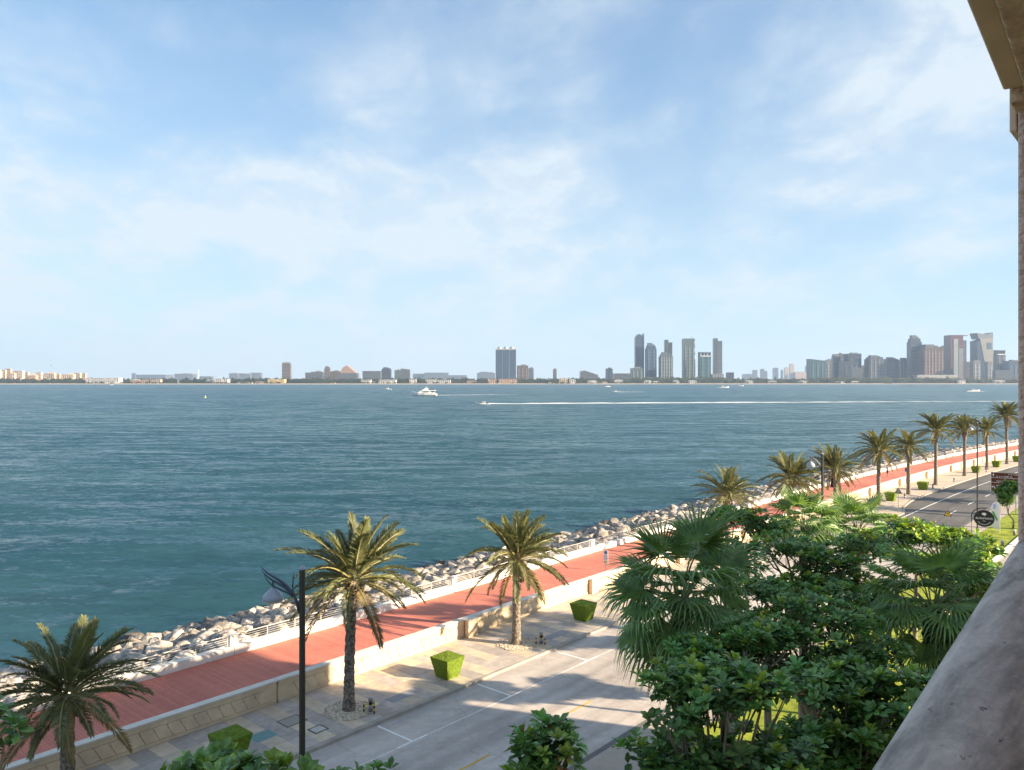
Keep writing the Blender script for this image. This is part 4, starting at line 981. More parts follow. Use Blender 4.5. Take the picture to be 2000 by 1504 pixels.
# brown direction sign
p = at(1960, 942, 89); zt = EYE - (923 - HY) * 89 / F; zb = EYE - (961 - HY) * 89 / F
e = empty('direction_sign', (p.x, p.y, 0.0), face, 'brown direction sign with white arrows behind the small round tree', 'sign')
W2 = 1.55; x0 = -1.22
q = MB(); q.box((x0 + W2, 0, (zt + zb) / 2), (2 * W2, 0.06, zt - zb)); q.build('panel', M_signbrown, e)
q = MB(); hh = (zt - zb)
for z in (zt - hh * 0.28, zt - hh * 0.53): q.box((x0 + W2, -0.034, z), (2 * W2, 0.006, 0.035))
for x in (x0 + 0.02, x0 + 2 * W2 - 0.02): q.box((x, -0.034, (zt + zb) / 2), (0.035, 0.006, hh))
for z in (zt - 0.02, zb + 0.02): q.box((x0 + W2, -0.034, z), (2 * W2 - 0.08, 0.006, 0.03))
q.build('white_border', M_signwhite, e)
q = MB(); zr = zt - hh * 0.14
q.prism([(x0 + 0.14, zr), (x0 + 0.34, zr), (x0 + 0.24, zr + 0.17)], -0.040, -0.034); q.box((x0 + 0.24, -0.037, zr - 0.09), (0.07, 0.006, 0.17)); q.build('up_arrow', M_signwhite, e)
q = MB(); zr = zt - hh * 0.76
q.tube([(x0 + 0.36, -0.04, zr - 0.20), (x0 + 0.36, -0.04, zr + 0.02), (x0 + 0.30, -0.04, zr + 0.10), (x0 + 0.20, -0.04, zr + 0.06)], 0.035, 6)
q.prism([(x0 + 0.06, zr + 0.0), (x0 + 0.22, zr + 0.14), (x0 + 0.22, zr - 0.12)], -0.046, -0.034); q.build('turn_arrow', M_signwhite, e)
rt = random.Random(2)
def word_row(z, xa, xb, hgt):
    q = MB(); x = xa
    while x < xb:
        w_ = rt.uniform(0.03, 0.06); q.box((x, -0.037, z + rt.uniform(-0.01, 0.01)), (w_, 0.006, hgt * rt.choice((0.7, 0.7, 1.0)))); x += w_ + (0.025 if rt.random() < 0.8 else 0.12)
    q.build('lettering', M_signwhite, e)
word_row(zt - hh * 0.21, x0 + 0.55, x0 + 2.1, 0.11); word_row(zt - hh * 0.09, x0 + 1.7, x0 + 2.9, 0.08); word_row(zt - hh * 0.45, x0 + 0.55, x0 + 1.9, 0.10); word_row(zt - hh * 0.68, x0 + 0.55, x0 + 1.7, 0.10); word_row(zt - hh * 0.88, x0 + 0.55, x0 + 1.7, 0.10)
for x in (x0 + 0.9, x0 + 2.4):
    q = MB(); q.tube([(x, 0.06, 0), (x, 0.06, zt - 0.1)], 0.05, 8); q.build('post', M_grey, e)
# back of a triangular sign on the pavement bulge
p = P(95.6, 25.45, 0.12)
e = empty('yield_sign', p, face + 0.2, 'triangular sign seen from behind on a thin pole at the kerb bulge', 'sign')
q = MB(); q.prism([(-0.42, 2.15), (0.42, 2.15), (0, 2.85)], -0.012, 0.012); q.build('plate', M_grey, e)
q = MB(); q.box((0, -0.02, 2.28), (0.5, 0.02, 0.05)); q.box((0, -0.02, 2.5), (0.25, 0.02, 0.05)); q.build('brace', pmat('brace_dark', (0.1, 0.1, 0.1), 0.6, 0.1, 3), e)
q = MB(); q.tube([(0, -0.045, 0), (0, -0.045, 2.8)], 0.032, 8); q.build('post', M_grey, e)
# notices on the boardwalk
p = P(48.7, 33.0, DK)
e = empty('notice_sign', p, face, 'narrow white notice on the boardwalk with a blue disc', 'sign')
q = MB(); q.tube([(0, 0.03, 0), (0, 0.03, 1.2)], 0.025, 8); q.build('post', M_grey, e)
q = MB(); q.box((0, 0, 1.0), (0.36, 0.02, 1.0)); q.build('panel', M_signwhite, e)
q = MB(); disc(q, (0, 1.34), 0.12, 0.12, -0.018, -0.012, 16); q.build('blue_disc', M_bluep, e)
q = MB(); q.box((0, -0.014, 0.66), (0.28, 0.006, 0.12)); q.build('yellow_bar', M_yellow, e)
q = MB()
for k in range(4): q.box((0, -0.014, 1.12 - 0.09 * k), (0.24, 0.006, 0.025))
q.build('text_lines', pmat('text_grey', (0.3, 0.3, 0.32), 0.6, 0.05, 3), e)
p = P(126.0, 33.0, DK)
e = empty('notice_sign', p, face, 'small dark red and blue notice on the far boardwalk behind a palm trunk', 'sign')
q = MB(); q.tube([(0, 0.03, 0), (0, 0.03, 1.0)], 0.03, 8); q.build('post', M_grey, e)
q = MB(); q.box((0, 0, 0.85), (0.55, 0.03, 0.55)); q.build('panel', M_bluep, e)
q = MB(); q.box((0, -0.02, 1.04), (0.55, 0.01, 0.17)); q.build('red_band', pmat('sign_red', (0.4, 0.04, 0.04), 0.5, 0.05, 3), e)
# path lights and a box on the lawn edge
for s, n, lab in ((77.3, 13.4, 'short path light on the lawn edge, nearest of three'), (83.2, 13.4, 'short path light on the lawn edge beside the white box'), (89.5, 13.4, 'short path light on the lawn edge by the building corner')):
    e = empty('path_light', P(s, n, 0.02), ang(s), lab, 'path light', 'path lights on the lawn edge')
    q = MB(); q.lathe([(0.13, 0), (0.13, 0.42)], 12); q.build('post', pmat('path_light_post', (0.30, 0.25, 0.21), 0.7, 0.1, 4), e, True)
    q = MB(); q.lathe([(0.14, 0.42), (0.14, 0.50), (0.10, 0.53)], 12); q.build('cap', M_whitepl, e, True)
e = empty('utility_box', P(83.6, 14.5, 0.02), ang(83), 'small white utility box standing on the lawn', 'utility box')
q = MB(); q.box((0, 0, 0.38), (0.34, 0.30, 0.76)); q.build('cabinet', M_whitepl, e)
q = MB(); q.box((0, 0, 0.79), (0.40, 0.36, 0.05)); q.build('lid', M_whitepl, e)
q = MB(); q.box((0.05, -0.155, 0.45), (0.16, 0.01, 0.3)); q.build('vent', M_grey, e)

# ================================================================== PEOPLE
def person(p, heading, label, shirt, legs, skin=(0.42, 0.27, 0.19), hair=(0.02, 0.015, 0.012), stride=0.22, gown=False, h=1.7):
    k = h / 1.75
    Vt = []; E = []; Rd = []
    def v(x, y, z, r): Vt.append((x * k, y * k, z * k)); Rd.append(r * k); return len(Vt) - 1
    def ed(*a):
        for i, j in zip(a, a[1:]): E.append((i, j))
    pel = v(0, 0, 0.96, 0.135); wa = v(0, 0, 1.12, 0.125); ch = v(0.015, 0, 1.32, 0.15); nk = v(0.01, 0, 1.48, 0.055); hd = v(0.025, 0, 1.60, 0.085); ht = v(0.02, 0, 1.68, 0.085)
    ed(pel, wa, ch, nk, hd, ht)
    ns = v(0.115, 0, 1.61, 0.018); ed(hd, ns)
    for sg in (-1, 1):
        st = stride * sg
        hip = v(0.0, 0.09 * sg, 0.90, 0.10); kn = v(st * 0.55 + 0.05, 0.10 * sg, 0.50, 0.062); an = v(st, 0.10 * sg, 0.09 + (0.05 if st < 0 else 0), 0.042); to = v(st + 0.15, 0.11 * sg, 0.035, 0.034)
        ed(pel, hip, kn, an, to)
        sh = v(0.0, 0.19 * sg, 1.40, 0.06); el = v(-0.03 - st * 0.3, 0.25 * sg, 1.14, 0.042); wr = v(0.06 - st * 0.8, 0.25 * sg, 0.90, 0.030); ha = v(0.08 - st * 0.9, 0.25 * sg, 0.83, 0.032)
        ed(ch, sh, el, wr, ha)
        for f in range(4): fi = v(0.055 + 0.022 * f - st * 0.95, 0.25 * sg, 0.745 + 0.006 * abs(f - 1.5), 0.009); ed(ha, fi)
        th = v(0.125 - st * 0.9, 0.225 * sg, 0.80, 0.010); ed(ha, th)
    me = bpy.data.meshes.new('body'); me.from_pydata(Vt, E, [])
    ob = bpy.data.objects.new('tmp_body', me); COL.objects.link(ob)
    ob.modifiers.new('skin', 'SKIN'); ob.modifiers.new('sub', 'SUBSURF').levels = 1
    for i, d in enumerate(me.skin_vertices[0].data): d.radius = (Rd[i], Rd[i]); d.use_root = (i == 0)
    bpy.context.view_layer.update()
    nm = bpy.data.meshes.new_from_object(ob.evaluated_get(bpy.context.evaluated_depsgraph_get()))
    bpy.data.objects.remove(ob)
    key = str(len(MATS))
    nm.materials.clear()
    for m in (pmat('cloth_a' + key, shirt, 0.85, 0.1, 8), pmat('cloth_b' + key, legs, 0.85, 0.1, 8), pmat('skin_' + key, skin, 0.55, 0.05, 8), pmat('shoe_' + key, (0.08, 0.08, 0.08), 0.7, 0.1, 8)): nm.materials.append(m)
    for pl in nm.polygons:
        z = pl.center.z / k; y = abs(pl.center.y) / k
        if z > 1.47: i = 2
        elif gown: i = 0 if z > 0.06 and not (y > 0.2 and z < 0.93) else 2
        elif y > 0.2 and z < 1.18: i = 2
        elif z > 0.98: i = 0
        elif z > 0.52: i = 1
        elif z > 0.10: i = 2
        else: i = 3
        pl.material_index = i; pl.use_smooth = True
    e = empty('person', p, heading, label, 'person')
    link('body', nm, e)
    q = MB(); seg = 12; vs = []; fs = []
    for i in range(6):
        a = i / 5 * R(100); r = 0.105 * math.sin(a) + 0.003
        for j in range(seg): b = 2 * math.pi * j / seg; vs.append(((-0.018 + r * math.cos(b) * (1.0 if math.cos(b) < 0.3 else 0.85)) * k + 0.02 * k, r * math.sin(b) * 0.92 * k, (1.645 + 0.115 * math.cos(a)) * k))
    for i in range(5):
        for j in range(seg): j2 = (j + 1) % seg; fs.append((i * seg + j, i * seg + j2, (i + 1) * seg + j2, (i + 1) * seg + j))
    q.add(vs, fs); q.build('hair', pmat('hair_' + key, hair, 0.6, 0.1, 8), e, True)
    if gown:
        q = MB(); q.lathe([(0.30 * k, 0.04 * k), (0.25 * k, 0.4 * k), (0.185 * k, 0.95 * k), (0.165 * k, 1.12 * k)], 16); q.build('gown', MATS['cloth_a' + key], e, True)
        q = MB(); q.lathe([(0.14 * k, 1.40 * k), (0.125 * k, 1.50 * k), (0.118 * k, 1.62 * k), (0.10 * k, 1.72 * k), (0.03 * k, 1.77 * k)], 14, (-0.035 * k, 0, 0)); q.build('headscarf', MATS['cloth_a' + key], e, True)
    return e
person(P(122.6, 34.6, DK), A0 + 3.1, 'person in a pale top and dark trousers walking alone on the far boardwalk', (0.55, 0.55, 0.62), (0.05, 0.06, 0.09))
person(P(106.0, 36.3, DK), A0 + 2.6, 'person in a long black gown standing by the sea parapet', (0.012, 0.012, 0.014), (0.012, 0.012, 0.014), gown=True, stride=0.05, h=1.65)
person(P(106.6, 36.85, DK), A0 + 2.2, 'person in dark clothes at the railing left of the black gown', (0.03, 0.035, 0.03), (0.03, 0.03, 0.035), stride=0.06, h=1.74)
person(P(103.2, 34.6, DK), A0 + 3.14, 'person in a pale green top walking nearer the wall of the pair', (0.45, 0.62, 0.55), (0.10, 0.12, 0.13))
person(P(104.2, 34.9, DK), A0 + 3.14, 'person in a grey top and dark red shorts walking in the pair', (0.42, 0.43, 0.46), (0.16, 0.04, 0.04), stride=-0.22, h=1.78)

# ================================================================== BOATS
SEA = -2.0
def sea_pt(px, py):
    Z = (EYE - SEA) * F / (py - HY); return Vector(((px - 1000) * Z / F, Z, SEA))
M_gel = pmat('boat_white', (0.82, 0.80, 0.76), 0.35, 0.04, 0.5)
M_foam = None
def loft(mb, stations):
    """stations: (x, half width, keel z, sheer z); a hull open along x"""
    vs = []; fs = []; k = 7
    for x, hw, kz, sz in stations:
        for a, b in ((-1, 1), (-0.94, 0.45), (-0.6, 0.12), (0, 0), (0.6, 0.12), (0.94, 0.45), (1, 1)): vs.append((x, hw * a, kz + (sz - kz) * b))
    for i in range(len(stations) - 1):
        for j in range(k - 1): fs.append((i * k + j, (i + 1) * k + j, (i + 1) * k + j + 1, i * k + j + 1))
        fs.append((i * k, i * k + k - 1, (i + 1) * k + k - 1, (i + 1) * k))
    fs.append(tuple(range(k))); fs.append(tuple((len(stations) - 1) * k + j for j in range(k))[::-1])
    mb.add(vs, fs)
def house(mb, x0, x1, hw, z0, z1, rake0, rake1):
    k = 0.86
    mb.add([(x0, -hw, z0), (x1, -hw, z0), (x1, hw, z0), (x0, hw, z0), (x0 + rake0, -hw * k, z1), (x1 - rake1, -hw * k, z1), (x1 - rake1, hw * k, z1), (x0 + rake0, hw * k, z1)],
           [(3, 2, 1, 0), (4, 5, 6, 7), (0, 1, 5, 4), (1, 2, 6, 5), (2, 3, 7, 6), (3, 0, 4, 7)])
def boat(px, py, ln, rz, label, kind, cat='boat'):
    """bow towards local -x"""
    p = sea_pt(px, py); e = empty('motor_yacht' if kind == 'yacht' else 'motorboat', p, rz, label, cat, None if kind == 'yacht' else 'boats on the water')
    h = ln; hw = ln * 0.13
    q = MB(); s1 = 0.155 if kind == 'yacht' else 0.13
    loft(q, [(-0.50 * h, 0.02 * hw, 0.05 * h, (s1 + 0.02) * h), (-0.40 * h, 0.55 * hw, 0.01 * h, (s1 + 0.005) * h), (-0.22 * h, 0.92 * hw, -0.02 * h, (s1 - 0.015) * h), (0.05 * h, hw, -0.025 * h, (s1 - 0.035) * h), (0.35 * h, hw * 0.97, -0.02 * h, (s1 - 0.05) * h), (0.5 * h, hw * 0.9, 0.0, (s1 - 0.06) * h)])
    q.build('hull', M_gel, e, fix=True)
    if kind == 'yacht':
        q = MB(); house(q, -0.25 * h, 0.42 * h, hw * 0.82, 0.11 * h, 0.205 * h, 0.11 * h, 0.01 * h); q.build('deckhouse', M_gel, e)
        q = MB(); house(q, -0.045 * h, 0.20 * h, hw * 0.835, 0.145 * h, 0.180 * h, 0.03 * h, 0.0); q.build('window_band', M_glassd, e)
        q = MB(); q.box((0.37 * h, 0, 0.165 * h), (0.10 * h, hw * 1.60, 0.04 * h)); q.build('aft_opening', M_glassd, e)
        q = MB(); house(q, -0.10 * h, 0.46 * h, hw * 0.86, 0.206 * h, 0.222 * h, 0.02 * h, 0.0); q.build('upper_deck', M_gel, e)
        q = MB(); house(q, -0.06 * h, 0.16 * h, hw * 0.6, 0.223 * h, 0.275 * h, 0.07 * h, 0.02 * h); q.build('flybridge', M_gel, e)
        q = MB(); house(q, 0.02 * h, 0.16 * h, hw * 0.5, 0.276 * h, 0.312 * h, 0.03 * h, 0.02 * h); q.build('radar_arch', M_gel, e)
        for x in (-0.02, 0.02):
            q = MB(); q.box((x * h, 0, 0.085 * h), (0.016 * h, hw * 1.99, 0.02 * h)); q.build('porthole', M_glassd, e)
        q = MB(); q.tube([(0.08 * h, 0, 0.31 * h), (0.10 * h, 0, 0.37 * h)], 0.006 * h, 6); q.build('mast', M_gel, e)
    else:
        q = MB(); house(q, -0.12 * h, 0.16 * h, hw * 0.72, 0.07 * h, 0.14 * h, 0.08 * h, 0.0); q.build('cabin', M_gel, e)
        q = MB(); house(q, -0.03 * h, 0.13 * h, hw * 0.66, 0.141 * h, 0.205 * h, 0.05 * h, 0.0); q.build('windscreen', M_glassd, e)
        q = MB(); q.box((0.07 * h, 0, 0.215 * h), (0.24 * h, hw * 1.4, 0.018 * h)); q.build('canopy', M_gel, e)
        for x in (-0.02, 0.16):
            for y in (-1, 1):
                q = MB(); q.tube([(x * h, y * hw * 0.66, 0.10 * h), (x * h, y * hw * 0.66, 0.21 * h)], 0.006 * h, 5); q.build('canopy_post', M_gel, e)
    return e
boat(828, 773.5, 27, R(-6), 'largest white motor yacht with a raised bridge, heading left', 'yacht', 'yacht')
boat(943, 790.5, 9.6, R(-4), 'open white motorboat trailing a very long white wake', 'boat')
boat(756, 761, 16, R(-8), 'small white boat left of the large yacht', 'boat')
boat(1202, 766, 12.5, R(-5), 'small white boat nearest below the tall tower group', 'boat')
boat(1187, 756, 15, R(10), 'distant white boat just above the one below the tower group', 'boat')
boat(1413, 758, 22, R(175), 'white boat heading right below the slim notched tower', 'boat')
boat(1446, 754.5, 18, R(170), 'distant white boat close to the beach right of centre', 'boat')
boat(218, 752.3, 12, R(5), 'tiny white boat close to the left shore', 'boat')
boat(1902, 764.5, 17, R(175), 'low white speedboat in spray at the far right', 'boat')
p = sea_pt(401, 777)
e = empty('buoy', p, 0, 'small yellow-green buoy alone on the left water', 'buoy')
q = MB(); q.lathe([(0.3, -0.3), (0.95, 0.0), (0.95, 0.5), (0.4, 0.8)], 12); q.build('float', pmat('buoy_paint', (0.55, 0.62, 0.10), 0.5, 0.1, 2), e, True)
q = MB(); q.tube([(0, 0, 0.7), (0, 0, 2.0)], 0.14, 8); q.lathe([(0.3, 1.7), (0.3, 2.2)], 8); q.build('beacon', M_whitepl, e)
# wakes: low broken ridges of foam lying on the water
def foam_material():
    m = bpy.data.materials.new('sea_foam'); m.use_nodes = True; t = m.node_tree; b = t.nodes['Principled BSDF']; out = t.nodes['Material Output']
    b.inputs['Base Color'].default_value = (0.78, 0.82, 0.84, 1); b.inputs['Roughness'].default_value = 0.9
    g = N(t, 'ShaderNodeNewGeometry'); mp = N(t, 'ShaderNodeMapping'); mp.inputs['Scale'].default_value = (0.05, 0.5, 1); L(t, g.outputs['Position'], mp.inputs[0])
    n = N(t, 'ShaderNodeTexNoise'); n.inputs['Scale'].default_value = 1.0; n.inputs['Detail'].default_value = 5; L(t, mp.outputs[0], n.inputs['Vector'])
    uv = N(t, 'ShaderNodeUVMap'); sp = N(t, 'ShaderNodeSeparateXYZ'); L(t, uv.outputs[0], sp.inputs[0])
    fade = math_node(t, 'SUBTRACT', 1.0, sp.outputs[0])
    thr = math_node(t, 'ADD', n.outputs['Fac'], math_node(t, 'MULTIPLY', fade, 0.36))
    a = ramp(t, thr, [(0.50, 0.0), (0.62, 1.0)])
    edge = math_node(t, 'SUBTRACT', 1.0, math_node(t, 'POWER', math_node(t, 'ABSOLUTE', math_node(t, 'MULTIPLY_ADD', sp.outputs[1], 2.0, -1.0)), 2.0))
    a = math_node(t, 'MULTIPLY', math_node(t, 'MULTIPLY', a, edge), 0.9)
    L(t, a, b.inputs['Alpha']); return m
M_foam = foam_material()
def wake(pa, pb, w0, w1, hgt, name='wake_foam'):
    a, b = sea_pt(*pa), sea_pt(*pb); d = (b - a); ln = d.length; d.normalize(); sd_ = Vector((-d.y, d.x, 0)); mb = MB(); k = 60; uvs = []
    rnd = random.Random(int(pa[0])); rows_ = []
    for i in range(k + 1):
        t = i / k; c = a.lerp(b, t); w_ = w0 + (w1 - w0) * t
        for j in (-1, -0.4, 0, 0.4, 1):
            mb.v.append(tuple(c + sd_ * w_ * j * 0.5 + Vector((0, 0, 0.03 + hgt * (1 - abs(j)) * (1 - 0.6 * t) * rnd.uniform(0.5, 1.0))))); uvs.append((t, (j + 1) / 2))
    for i in range(k):
        for j in range(4): mb.f.append((i * 5 + j, (i + 1) * 5 + j, (i + 1) * 5 + j + 1, i * 5 + j + 1)); mb.m.append(0)
    me = mb.mesh(name, M_foam, True); uv = me.uv_layers.new(name='UVMap')
    for lp in me.loops: uv.data[lp.index].uv = uvs[lp.vertex_index]
    o = link(name, me); o['kind'] = 'stuff'; return o
tag(wake((954, 789.5), (2050, 783.5), 5, 16, 0.9), 'very long thin white wake behind the open motorboat', 'wake')
tag(wake((849, 772.2), (1010, 770.6), 6, 10, 0.45), 'faint white wake behind the largest yacht', 'wake')
tag(wake((1208, 766), (1260, 765.4), 5, 6, 0.5), 'short white wake behind the boat below the tower group', 'wake')
tag(wake((1888, 765), (1925, 764.4), 8, 9, 0.9), 'white spray round the far right speedboat', 'wake')

# ================================================================== FAR COAST
YC = 3050.0
def coast_y(x): return YC + 60 * math.sin(x / 700.0) - (90 if 150 < x < 1500 else 0) * 0.5
mb = MB(); vs = []; fs = []; xs = [-9000 + 150 * i for i in range(121)]
for x in xs: vs += [(x, coast_y(x), -2.3), (x, coast_y(x) + 22, -0.2), (x, coast_y(x) + 60, 1.2)]
for i in range(len(xs) - 1):
    for j in range(2): fs.append((i * 3 + j, (i + 1) * 3 + j, (i + 1) * 3 + j + 1, i * 3 + j + 1))
mb.add(vs, fs); tag(mb.build('beach', M_sand, fix=True), kind='structure')
mb = MB(); vs = []; fs = []
for x in xs: vs += [(x, coast_y(x) + 60, 1.2), (x, 9500, 4.0)]
for i in range(len(xs) - 1): fs.append((i * 2, i * 2 + 2, i * 2 + 3, i * 2 + 1))
mb.add(vs, fs); tag(mb.build('far_land', M_far), kind='structure')
# belt of trees along the shore
rt = random.Random(9); mb = MB()
x = -2300.0
while x < 2300:
    dens = 0.92 if x > -1150 else 0.62
    for row in range(3):
        if rt.random() > dens: continue
        h = rt.uniform(11, 20) * (1.2 if rt.random() < 0.2 else 1) * (1.25 if 480 < x < 860 or 1200 < x < 1800 else 1.0); w_ = rt.uniform(5, 10)
        c = Vector((x + rt.uniform(-5, 5), coast_y(x) + 108 + row * 24 + rt.uniform(-6, 6), 1.0))
        for _ in range(40):
            v = Vector((rt.gauss(0, 1), rt.gauss(0, 1), rt.gauss(0, 1))).normalized() * rt.uniform(0.5, 1.0)
            p = c + Vector((v.x * w_, v.y * w_, h * 0.55 + v.z * h * 0.5)); d = rt.uniform(1.8, 3.6)
            mb.add([p + Vector((-d, -d * .4, -d * .6)), p + Vector((d, -d * .3, -d * .5)), p + Vector((rt.uniform(-.5, .5) * d, d * .5, d))], [(0, 1, 2)])
    if rt.random() < 0.45:
        h = rt.uniform(4, 8); w_ = rt.uniform(4, 9); c = Vector((x, coast_y(x) + 60 + rt.uniform(-4, 5), 0.6))
        for _ in range(26):
            v = Vector((rt.gauss(0, 1), rt.gauss(0, 1), rt.gauss(0, 1))).normalized() * rt.uniform(0.5, 1.0)
            p = c + Vector((v.x * w_, v.y * 4, h * 0.5 + v.z * h * 0.5)); d = rt.uniform(1.2, 2.4)
            mb.add([p + Vector((-d, -d * .4, -d * .6)), p + Vector((d, -d * .3, -d * .5)), p + Vector((rt.uniform(-.5, .5) * d, d * .5, d))], [(0, 1, 2)])
    x += 7.0
tag(mb.build('shore_trees', M_fartree), 'dark belt of trees along the far shore', 'trees', kind='stuff')

# ---- facades
FAC = {}
def facade(col, glass, fh=3.8, fw=4.0, ratio=0.55):
    key = (col, glass, fh, fw)
    if key in FAC: return FAC[key]
    m = bpy.data.materials.new('facade_%d' % len(FAC)); m.use_nodes = True; t = m.node_tree; b = t.nodes['Principled BSDF']
    tcn = N(t, 'ShaderNodeTexCoord'); sp = N(t, 'ShaderNodeSeparateXYZ'); L(t, tcn.outputs['Object'], sp.inputs[0])
    row = math_node(t, 'LESS_THAN', math_node(t, 'FRACT', math_node(t, 'MULTIPLY', sp.outputs[2], 1 / fh)), ratio)
    xy = math_node(t, 'ADD', sp.outputs[0], sp.outputs[1])
    colm = math_node(t, 'LESS_THAN', math_node(t, 'FRACT', math_node(t, 'MULTIPLY', xy, 1 / fw)), 0.8)
    win = math_node(t, 'MULTIPLY', row, colm)
    n = N(t, 'ShaderNodeTexNoise'); n.inputs['Scale'].default_value = 0.05; L(t, tcn.outputs['Object'], n.inputs['Vector'])
    base = mixc(t, 1.0, col, ramp(t, n.outputs['Fac'], [(0.3, 0.85), (0.7, 1.12)]), 'MULTIPLY')
    L(t, mixc(t, win, base, glass), b.inputs['Base Color'])
    b.inputs['Roughness'].default_value = 0.28
    FAC[key] = m; return m
G_BLUE = ((0.070, 0.100, 0.145), (0.016, 0.034, 0.066)); G_DARK = ((0.060, 0.068, 0.085), (0.016, 0.020, 0.029)); G_GREEN = ((0.125, 0.155, 0.145), (0.030, 0.050, 0.050))
G_TEAL = ((0.060, 0.115, 0.125), (0.018, 0.058, 0.070)); G_BROWN = ((0.16, 0.105, 0.085), (0.055, 0.036, 0.032)); G_RED = ((0.17, 0.055, 0.052), (0.07, 0.045, 0.048)); G_GREY = ((0.115, 0.122, 0.135), (0.036, 0.041, 0.050))
G_PALE = ((0.24, 0.24, 0.24), (0.08, 0.085, 0.09)); G_SAND = ((0.55, 0.40, 0.28), (0.16, 0.11, 0.08)); G_CREAM = ((0.62, 0.52, 0.38), (0.15, 0.12, 0.10)); G_TAN = ((0.15, 0.118, 0.098), (0.055, 0.044, 0.040))
M_trim = {}
def trim(col): return pmat('trim_%.2f_%.2f_%.2f' % col, col, 0.6, 0.06, 0.05)
def tower(x0, x1, yt, label, g=G_DARK, Z=3500, style='box', fins=0, cat='tower', group=None, name='tower', dfrac=0.8, finc=None, base=1.5):
    k = Z / F; X = ((x0 + x1) / 2 - 1000) * k; W = (x1 - x0) * k; H = EYE + (HY - yt) * k - base; D = W * dfrac
    e = empty(name, (X, Z, base), 0, label, cat, group); fm = facade(*g)
    W -= 0.0
    q = MB()
    if style == 'box':
        q.box((0, 0, H / 2), (W, D, H)); q.build('body', fm, e)
        q = MB(); q.box((W * 0.08, 0, H + 2.5), (W * 0.45, D * 0.5, 5)); q.build('roof_plant', trim((0.2, 0.2, 0.2)), e)
    elif style == 'low':
        q.box((0, 0, H / 2), (W, D, H)); q.build('body', fm, e)
        q = MB(); q.box((0, 0, H + 0.6), (W * 1.02, D * 1.02, 1.2)); q.build('cornice', trim(g[0]), e)
    elif style == 'slant':
        q.prism([(-W / 2, 0), (W / 2, 0), (W / 2, H * 0.93), (-W / 2, H)], -D / 2, D / 2); q.build('body', fm, e, fix=True)
        q = MB(); q.prism([(-W / 2 - 0.5, H), (W / 2 + 0.5, H * 0.93), (W / 2 + 0.5, H * 0.93 + 2), (-W / 2 - 0.5, H + 2)], -D / 2 - 0.5, D / 2 + 0.5); q.build('roof', trim((0.3, 0.32, 0.33)), e, fix=True)
    elif style == 'wedge':
        q.prism([(-W / 2, 0), (W / 2, 0), (W / 2, H * 0.62), (-W * 0.28, H), (-W / 2, H * 0.94)], -D / 2, D / 2); q.build('body', fm, e, fix=True)
        q = MB(); q.prism([(W / 2 + 0.5, H * 0.62), (W / 2 + 0.5, H * 0.62 + 1.5), (-W * 0.28, H + 1.5), (-W * 0.28, H)], -D / 2, D / 2); q.build('roof', trim((0.3, 0.32, 0.33)), e, fix=True)
    elif style == 'arch':
        pl = [(-W / 2, 0), (W / 2, 0), (W / 2, H - 4)]
        for i in range(9):
            a = math.pi * i / 8; pl.append((W * 0.36 * math.cos(a) - W * 0.06, H - 14 + 14 * math.sin(a)))
        pl.append((-W / 2, H - 14)); q.prism(pl, -D / 2, D / 2); q.build('body', fm, e, fix=True)
        q = MB(); q.box((W * 0.44, 0, H - 2), (W * 0.09, D * 0.9, 10)); q.build('spire_wall', trim((0.10, 0.12, 0.15)), e)
        q = MB(); q.box((W * 0.43, -D / 2 - 0.6, H * 0.48), (W * 0.13, 1.0, H * 0.94)); q.build('dark_edge', trim((0.05, 0.06, 0.07)), e)
    elif style == 'step':
        q.box((0, 0, H * 0.43), (W, D, H * 0.86)); q.build('body', fm, e)
        q = MB(); q.box((0, 0, H * 0.895), (W * 0.84, D * 0.84, H * 0.07)); q.build('setback', fm, e)
        q = MB(); q.box((-W * 0.1, 0, H * 0.965), (W * 0.45, D * 0.5, H * 0.07)); q.build('crown', trim((0.10, 0.11, 0.12)), e)
        q = MB(); q.box((W * 0.27, 0, H * 0.95), (W * 0.12, D * 0.4, H * 0.04)); q.build('crown', trim((0.10, 0.11, 0.12)), e)
    elif style == 'scallop':
        pl = [(-W / 2, 0), (W / 2, 0), (W / 2, H * 0.52)]
        for i in range(3):
            z0 = H * (0.52 + 0.16 * i)
            for j in range(6): a = math.pi * j / 5; pl.append((W / 2 - W * 0.09 * math.sin(a), z0 + H * 0.16 * j / 5))
        pl.append((-W / 2, H)); q.prism(pl, -D / 2, D / 2); q.build('body', fm, e, fix=True)
        q = MB(); q.box((-W * 0.02, 0, H + 1), (W * 0.9, D * 0.9, 5)); q.build('roof_plant', trim((0.10, 0.10, 0.10)), e)
        q = MB(); q.tube([(W * 0.25, 0, H), (W * 0.25, 0, H + 14)], 1.2, 6); q.build('mast', trim((0.2, 0.2, 0.2)), e)
    elif style == 'frame':
        q.box((0, 0, H * 0.43), (W, D, H * 0.86)); q.build('body', fm, e)
        for x in (-0.46, -0.15, 0.15, 0.46):
            q = MB(); q.box((x * W, 0, H * 0.92), (W * 0.08, D * 0.9, H * 0.12)); q.build('roof_pier', trim((0.10, 0.11, 0.13)), e)
        q = MB(); q.box((0, 0, H * 0.985), (W * 1.0, D, H * 0.03)); q.build('roof_frame', trim((0.10, 0.11, 0.13)), e)
        q = MB(); q.box((0, -D / 2 - 0.4, H * 0.87), (W * 0.9, 0.8, H * 0.03)); q.build('white_band', trim((0.6, 0.62, 0.62)), e)
    elif style == 'notch':
        q.prism([(-W / 2, 0), (W / 2, 0), (W / 2, H * 0.94), (-W * 0.04, H * 0.94), (-W * 0.04, H), (-W / 2, H)], -D / 2, D / 2); q.build('body', fm, e, fix=True)
